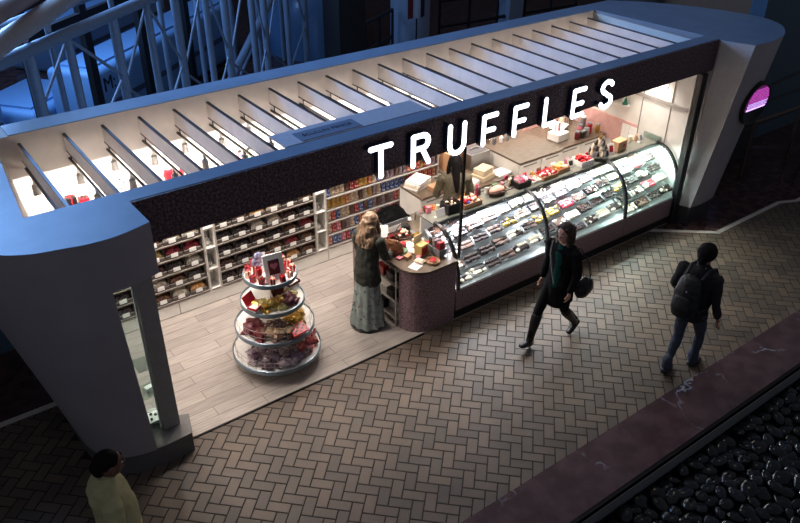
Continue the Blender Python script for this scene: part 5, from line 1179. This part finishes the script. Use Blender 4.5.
# ---------------------------------------------------------------- pebbles
pm = [mat('black pebble %d' % k, c, .16, rgb2=c2, scale=8) for k, (c, c2) in enumerate([((16, 18, 22), (24, 27, 33)), ((20, 24, 30), (30, 36, 44)), ((12, 13, 16), (20, 21, 25))])]
PB = []
for k in range(6):
    b = MB(); b.ball((0, 0, 0), 1, pm[k % 3], 1, .72+.05*(k % 3), .42+.04*(k % 2), 14, 9); 
    for i, p in enumerate(b.v): b.v[i] = p*(1+.12*noise.noise(p*1.2+Vector((k*3, 0, 0))))
    o = b.build('pebble', smooth=True); tag(o, 'glossy black rounded pebble in the bed beyond the marble border', 'pebble', 'black pebbles beside the marble border'); PB.append(o)
pts = []
sp = .165
def inview(x, y):
    d = Vector((x, y+6.2, -6.25)); cz_ = d.dot(fw)
    px = 400+768.9*d.dot(rt)/cz_; py = 261.5-768.9*d.dot(up)/cz_
    return -10 < px < 812 and py < 535
cand = []
y = -3.36
row = 0
while y > -5.2:
    x = 2.5+(row % 2)*.08
    while x < 10.5:
        if inview(x, y): cand.append((x+R.uniform(-.03, .03), y+R.uniform(-.03, .03)))
        x += sp
    y -= .138; row += 1
cand.sort(key=lambda p: (p[0]**2+(p[1]+6.2)**2))
used6 = [False]*6; restp = MB()
for n, (x, y) in enumerate(cand):
    k = R.randrange(6); s_ = R.uniform(.086, .118); z = -.245+R.uniform(0, .05)
    if n < 296:
        o = place(PB[k], used6[k], (x, y, z), R.uniform(0, 6.28), scale=s_); used6[k] = True
        o.rotation_euler = (R.uniform(-.35, .35), R.uniform(-.35, .35), R.uniform(0, 6.28))
    else:
        me = PB[k].data; T = Matrix.Translation((x, y, z)) @ Matrix.Rotation(R.uniform(0, 6.28), 4, 'Z') @ Matrix.Rotation(R.uniform(-.3, .3), 4, 'X') @ Matrix.Scale(s_, 4)
        restp.add([v.co for v in me.vertices], [tuple(p.vertices) for p in me.polygons], me.materials[0], T)
if restp.v:
    tag(restp.build('pebbles', smooth=True), 'more glossy black pebbles at the far end of the bed', 'pebbles', kind='stuff')
# ---------------------------------------------------------------- steel truss behind the kiosk
tm = mat('truss paint blue grey', (122, 136, 154), .45); tbg = mat('truss paint beige grey', (176, 164, 158), .45)
D = Vector((.787, .617, 0)).normalized(); Nn = Vector((-D.y, D.x, 0)); P0 = Vector((2.50, 4.63, 0))
def tp(s, off_, z): return P0+D*s+Nn*off_+Vector((0, 0, z))
us = [-.75, .03, 1.08, 1.97, 2.79, 3.78, 4.46, 5.56, 6.12, 7.27, 8.30]
tr = thing('truss', 'blue grey tubular steel truss rising behind the kiosk, nearest row of posts', 'truss', tp(0, 0, 0))
def tb(nm, pts, r, m, par=tr, sg=10):
    o0 = par.location; return MB().tube([Vector(p)-o0 for p in pts], r, m, sg).build(nm, par, smooth=True)
tb('top_chord', [tp(-3.5, 0, 3.2), tp(10.5, 0, 3.2)], .085, tm)
for k, s in enumerate(us):
    tb('post', [tp(s, 0, 0), tp(s, 0, 3.2)], .075 if k % 2 == 0 else .062, tm)
for k in range(len(us)-1):
    a, b = us[k], us[k+1]
    if k % 2: a, b = b, a
    zm = 2.45-.16*k if k < 8 else 1.2
    tb('brace', [tp(b, 0, 3.15), tp(a, 0, zm)], .024, tm, sg=6); tb('brace', [tp(a, 0, zm), tp(b, 0, zm-.75)], .024, tm, sg=6)
    tb('brace', [tp(b, 0, zm-.75), tp(a, 0, max(zm-1.5, .05))], .024, tm, sg=6)
t2 = thing('truss', 'second row of blue grey truss posts farther behind, with a sloping brace', 'truss', tp(0, 1.0, 0))
tb('top_chord', [tp(-3.5, 1.0, 3.2), tp(11, 1.0, 3.2)], .08, tm, t2)
for s in (.9, 2.5, 3.9, 5.2, 6.6, 7.9, 9.2): tb('post', [tp(s, 1.0, 0), tp(s, 1.0, 3.2)], .05, tm, t2)
tb('brace', [tp(4.9, .6, .4), tp(8.3, .6, 2.1)], .09, tm, t2); tb('brace', [tp(6.6, 1.0, .3), tp(8.6, 1.0, 1.5)], .04, tm, t2)
# heavy handrail pipes at the upper left
hp_ = thing('handrail_pipe', 'thick beige grey steel pipe crossing the upper left corner', 'pipe', (0.2, 3.2, 0)); tb('pipe', [(.7, 2.4, 3.5), (4.6, 7.8, 3.5)], .125, tbg, hp_, 14)
hp2 = thing('handrail_pipe', 'short brownish pipe at the very top left corner', 'pipe', (0.2, 3.4, 0)); tb('pipe', [(1.1, 2.5, 3.97), (3.1, 6.7, 3.5)], .12, mat('pipe brown grey', (150, 130, 124), .5), hp2, 14)
for q in range(4): tb('strut', [(1.1+q*.43, 2.95+q*.6, 3.45), (1.1+q*.43, 3.35+q*.55, 3.2)], .03, tbg, hp_, 6)
# dark glazing mullions behind the truss
ml = mat('mullion black', (12, 13, 15), .5)
mw = thing('window_wall', 'black framed glass wall behind the truss', 'window', tp(0, 2.0, 0))
for s in (-.4, 1.5, 3.0, 4.7, 6.4, 9.6):
    o0 = mw.location; a = tp(s, 2.0, 0)-o0; MB().box(-.09, .09, -.06, .06, 0, 4.5, ml, Matrix.Translation(a) @ Matrix.Rotation(math.atan2(D.y, D.x), 4, 'Z')).build('mullion', mw)
for z in (.05, 2.55, 3.3): 
    o0 = mw.location; a = tp(4, 2.0, z)-o0; MB().box(-8, 7, -.05, .05, -.08, .08, ml, Matrix.Translation(a) @ Matrix.Rotation(math.atan2(D.y, D.x), 4, 'Z')).build('transom', mw)
# pale kiosks lit blue beyond the glass
kb = mat('pale blue painted panel', (118, 158, 196), .5); kd_ = mat('dull blue grey panel', (70, 86, 104), .6)  # darker blue grey for booth trim and column bases
Z4 = Matrix.Rotation(math.atan2(D.y, D.x), 4, 'Z')
def boothd(s, off_, w, d, h, lab, sign=None, roof=True):
    t = thing('booth', lab, 'booth', tp(s, off_, 0), math.atan2(D.y, D.x), 'pale booths beyond the truss')
    MB().rbox(-w/2, w/2, -d/2, d/2, 0, h, kb, .12, 3).build('body', t, smooth=True)
    MB().box(-w/2+.15, w/2-.15, -d/2-.02, -d/2+.01, h*.42, h*.50, kd_).build('trim_line', t)
    MB().box(-w/2+.2, w/2-.2, -d/2+.2, d/2-.2, h, h+.04, kd_ if not roof else kb).build('roof_panel', t)
    if sign: text(sign, .40, blackm, t, (-w/2+.42, -d/2-.012, h*.76), (math.pi/2, 0, 0), .004)
    return t
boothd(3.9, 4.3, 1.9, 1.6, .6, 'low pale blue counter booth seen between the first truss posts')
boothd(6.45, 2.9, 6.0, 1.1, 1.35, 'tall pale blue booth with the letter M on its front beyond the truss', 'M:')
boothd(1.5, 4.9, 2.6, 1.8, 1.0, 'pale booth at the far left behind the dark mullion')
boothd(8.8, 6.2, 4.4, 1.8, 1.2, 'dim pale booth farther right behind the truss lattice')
t = thing('shop_lamp', 'small glowing red white lamp in the dark beyond the first truss bay', 'lamp', tp(3.0, 7.5, 0)); MB().box(-.04, .04, -.04, .04, 0, 2.2, blackm).build('stand', t); MB().ball((0, 0, 2.3), .12, mat('warm lamp glow', (255, 160, 140), .4, emit=3), 1, 1, 1.3).build('bulb', t)
# far structures at the top centre
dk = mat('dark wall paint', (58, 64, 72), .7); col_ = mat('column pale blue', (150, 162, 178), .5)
struct(MB().box(-12, 40, 21.5, 21.8, 0, 8, dk).build('wall_far'), 'dark far wall of the hall')
o = MB().box(-.32, .32, -.32, .32, 0, 5, mat('brown black column', (26, 22, 20), .6)).build('square_column', loc=(8.75, 7.6, 0)); tag(o, 'square black brown column behind the kiosk roof', 'column')
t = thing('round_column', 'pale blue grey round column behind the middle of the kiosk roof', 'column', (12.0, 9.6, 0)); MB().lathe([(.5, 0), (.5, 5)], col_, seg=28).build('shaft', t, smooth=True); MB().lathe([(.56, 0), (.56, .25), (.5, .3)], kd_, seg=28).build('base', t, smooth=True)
o = MB().box(-.25, .25, -.25, .25, 0, 5, col_).build('square_column', loc=(15.2, 9.3, 0)); tag(o, 'slim pale grey square column right of the round column', 'column')
t = thing('round_column', 'broad pale column at the top edge behind the right roof corner', 'column', (18.2, 7.2, 0)); MB().lathe([(.55, 0), (.55, 5)], mat('column warm grey', (120, 116, 112), .5), seg=28).build('shaft', t, smooth=True); MB().lathe([(.6, 0), (.6, .25), (.55, .3)], kd_, seg=28).build('base', t, smooth=True)
t = thing('banner', 'red, white and dark striped flag hanging before the round column', 'flag', (11.55, 8.75, 1.2))
for q, m in enumerate([mat('flag dark red', (120, 40, 48), .7), mat('flag white', (170, 170, 180), .7), mat('flag navy', (30, 34, 60), .7)]):
    MB().grid(lambda u, v, q=q: (-.27+.18*(q+u), .04*math.sin((q+u)*2.5), 2.2*(v)), 4, 6, m).build('stripe', t, smooth=True)
MB().tube([(0, 0, -1.2), (0, 0, 2.3)], .02, blackm, 6).build('pole', t)
def railing(name, lab, a, b, h=1.0, n=6, zs=(.5, 1.0), m=ml, r=.045):
    a, b = Vector((*a, 0)), Vector((*b, 0)); t = thing(name, lab, 'railing', a)
    for z in zs: MB().tube([Vector((0, 0, z*h)), b-a+Vector((0, 0, z*h))], r, m, 6).build('rail', t)
    for k in range(n+1): p = (b-a)*(k/n); MB().tube([p, p+Vector((0, 0, h))], r*.8, m, 6).build('post', t)
    return t
railing('railing', 'black railing behind the roof beside the square black column', (9.4, 8.4), (11.3, 9.4), 1.3, 3)
railing('railing', 'black sloping railing right of the round column', (12.8, 9.4), (17.5, 9.0), 1.3, 5)
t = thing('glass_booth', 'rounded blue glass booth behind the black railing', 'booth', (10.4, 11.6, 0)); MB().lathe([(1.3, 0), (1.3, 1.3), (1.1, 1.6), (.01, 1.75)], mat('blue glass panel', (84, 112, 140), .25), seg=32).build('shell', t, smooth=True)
t = thing('amber_lamp', 'dim amber shade above the blue glass booth', 'lamp', (10.4, 13.6, 0)); MB().lathe([(.03, 0), (.03, 2.0)], blackm, seg=8).build('pole', t); MB().lathe([(.6, 1.95), (.4, 2.4), (.1, 2.5)], mat('amber shade', (190, 150, 96), .5, emit=.35), seg=20).build('shade', t, smooth=True)
# teal wall at the left edge, raised and lengthened out of view to block skylight
tl = mat('teal grey paint', (74, 96, 108), .6)
struct(MB().box(-6, 1.12, 2.76, 2.95, 0, 2.9, tl).build('wall_left'), 'teal grey wall at the far left, raised to block the skylight')
# right background: teal wall, dark block, seat rails
struct(MB().prism([(13.6, 1.2), (30, 1.2), (30, 1.5), (13.6, 1.5)], 0, 6, mat('teal blue wall', (62, 82, 98), .7)).build('wall_right'), 'teal blue wall behind the right end wall')
t = thing('planter_block', 'dark box shaped planter base at the foot of the teal wall', 'planter', (12.75, .95, 0)); MB().rbox(-.75, .75, -.2, .2, 0, .75, mat('planter dark', (36, 38, 42), .6), .02).build('body', t); MB().box(-.72, .72, -.17, .17, .75, .77, blackm).build('soil', t)
railing('railing', 'brown rail with black cables at the right edge', (12.6, .35), (15.5, .25), 1.05, 2, (.98,), mat('brown rail', (78, 60, 50), .5), .035)
for k, (z0, z1) in enumerate(((1.35, 1.65), (1.15, 1.2), (.75, .8))):
    o = MB().tube([(11.55+(3.75)*q/8, .5, z0+(z1-z0)*q/8+.08*math.sin(math.pi*q/8)) for q in range(9)], .022, ml, 6).build('cable', smooth=True)
    tag(o, f'black cable right of the end wall, {["upper", "middle", "lowest"][k]} of three', 'cable')
t = thing('wheel', 'black wheel ring beside the brown rail at the right edge', 'wheel', (14.3, .0, .45)); MB().tube([(.38*math.cos(2*math.pi*k/20), 0, .38*math.sin(2*math.pi*k/20)) for k in range(21)], .045, ml, 8).build('tyre', t, smooth=True)
for k in range(3): MB().tube([(-.36*math.cos(math.pi*k/3), 0, -.36*math.sin(math.pi*k/3)), (.36*math.cos(math.pi*k/3), 0, .36*math.sin(math.pi*k/3))], .012, ml, 6).build('spoke', t)
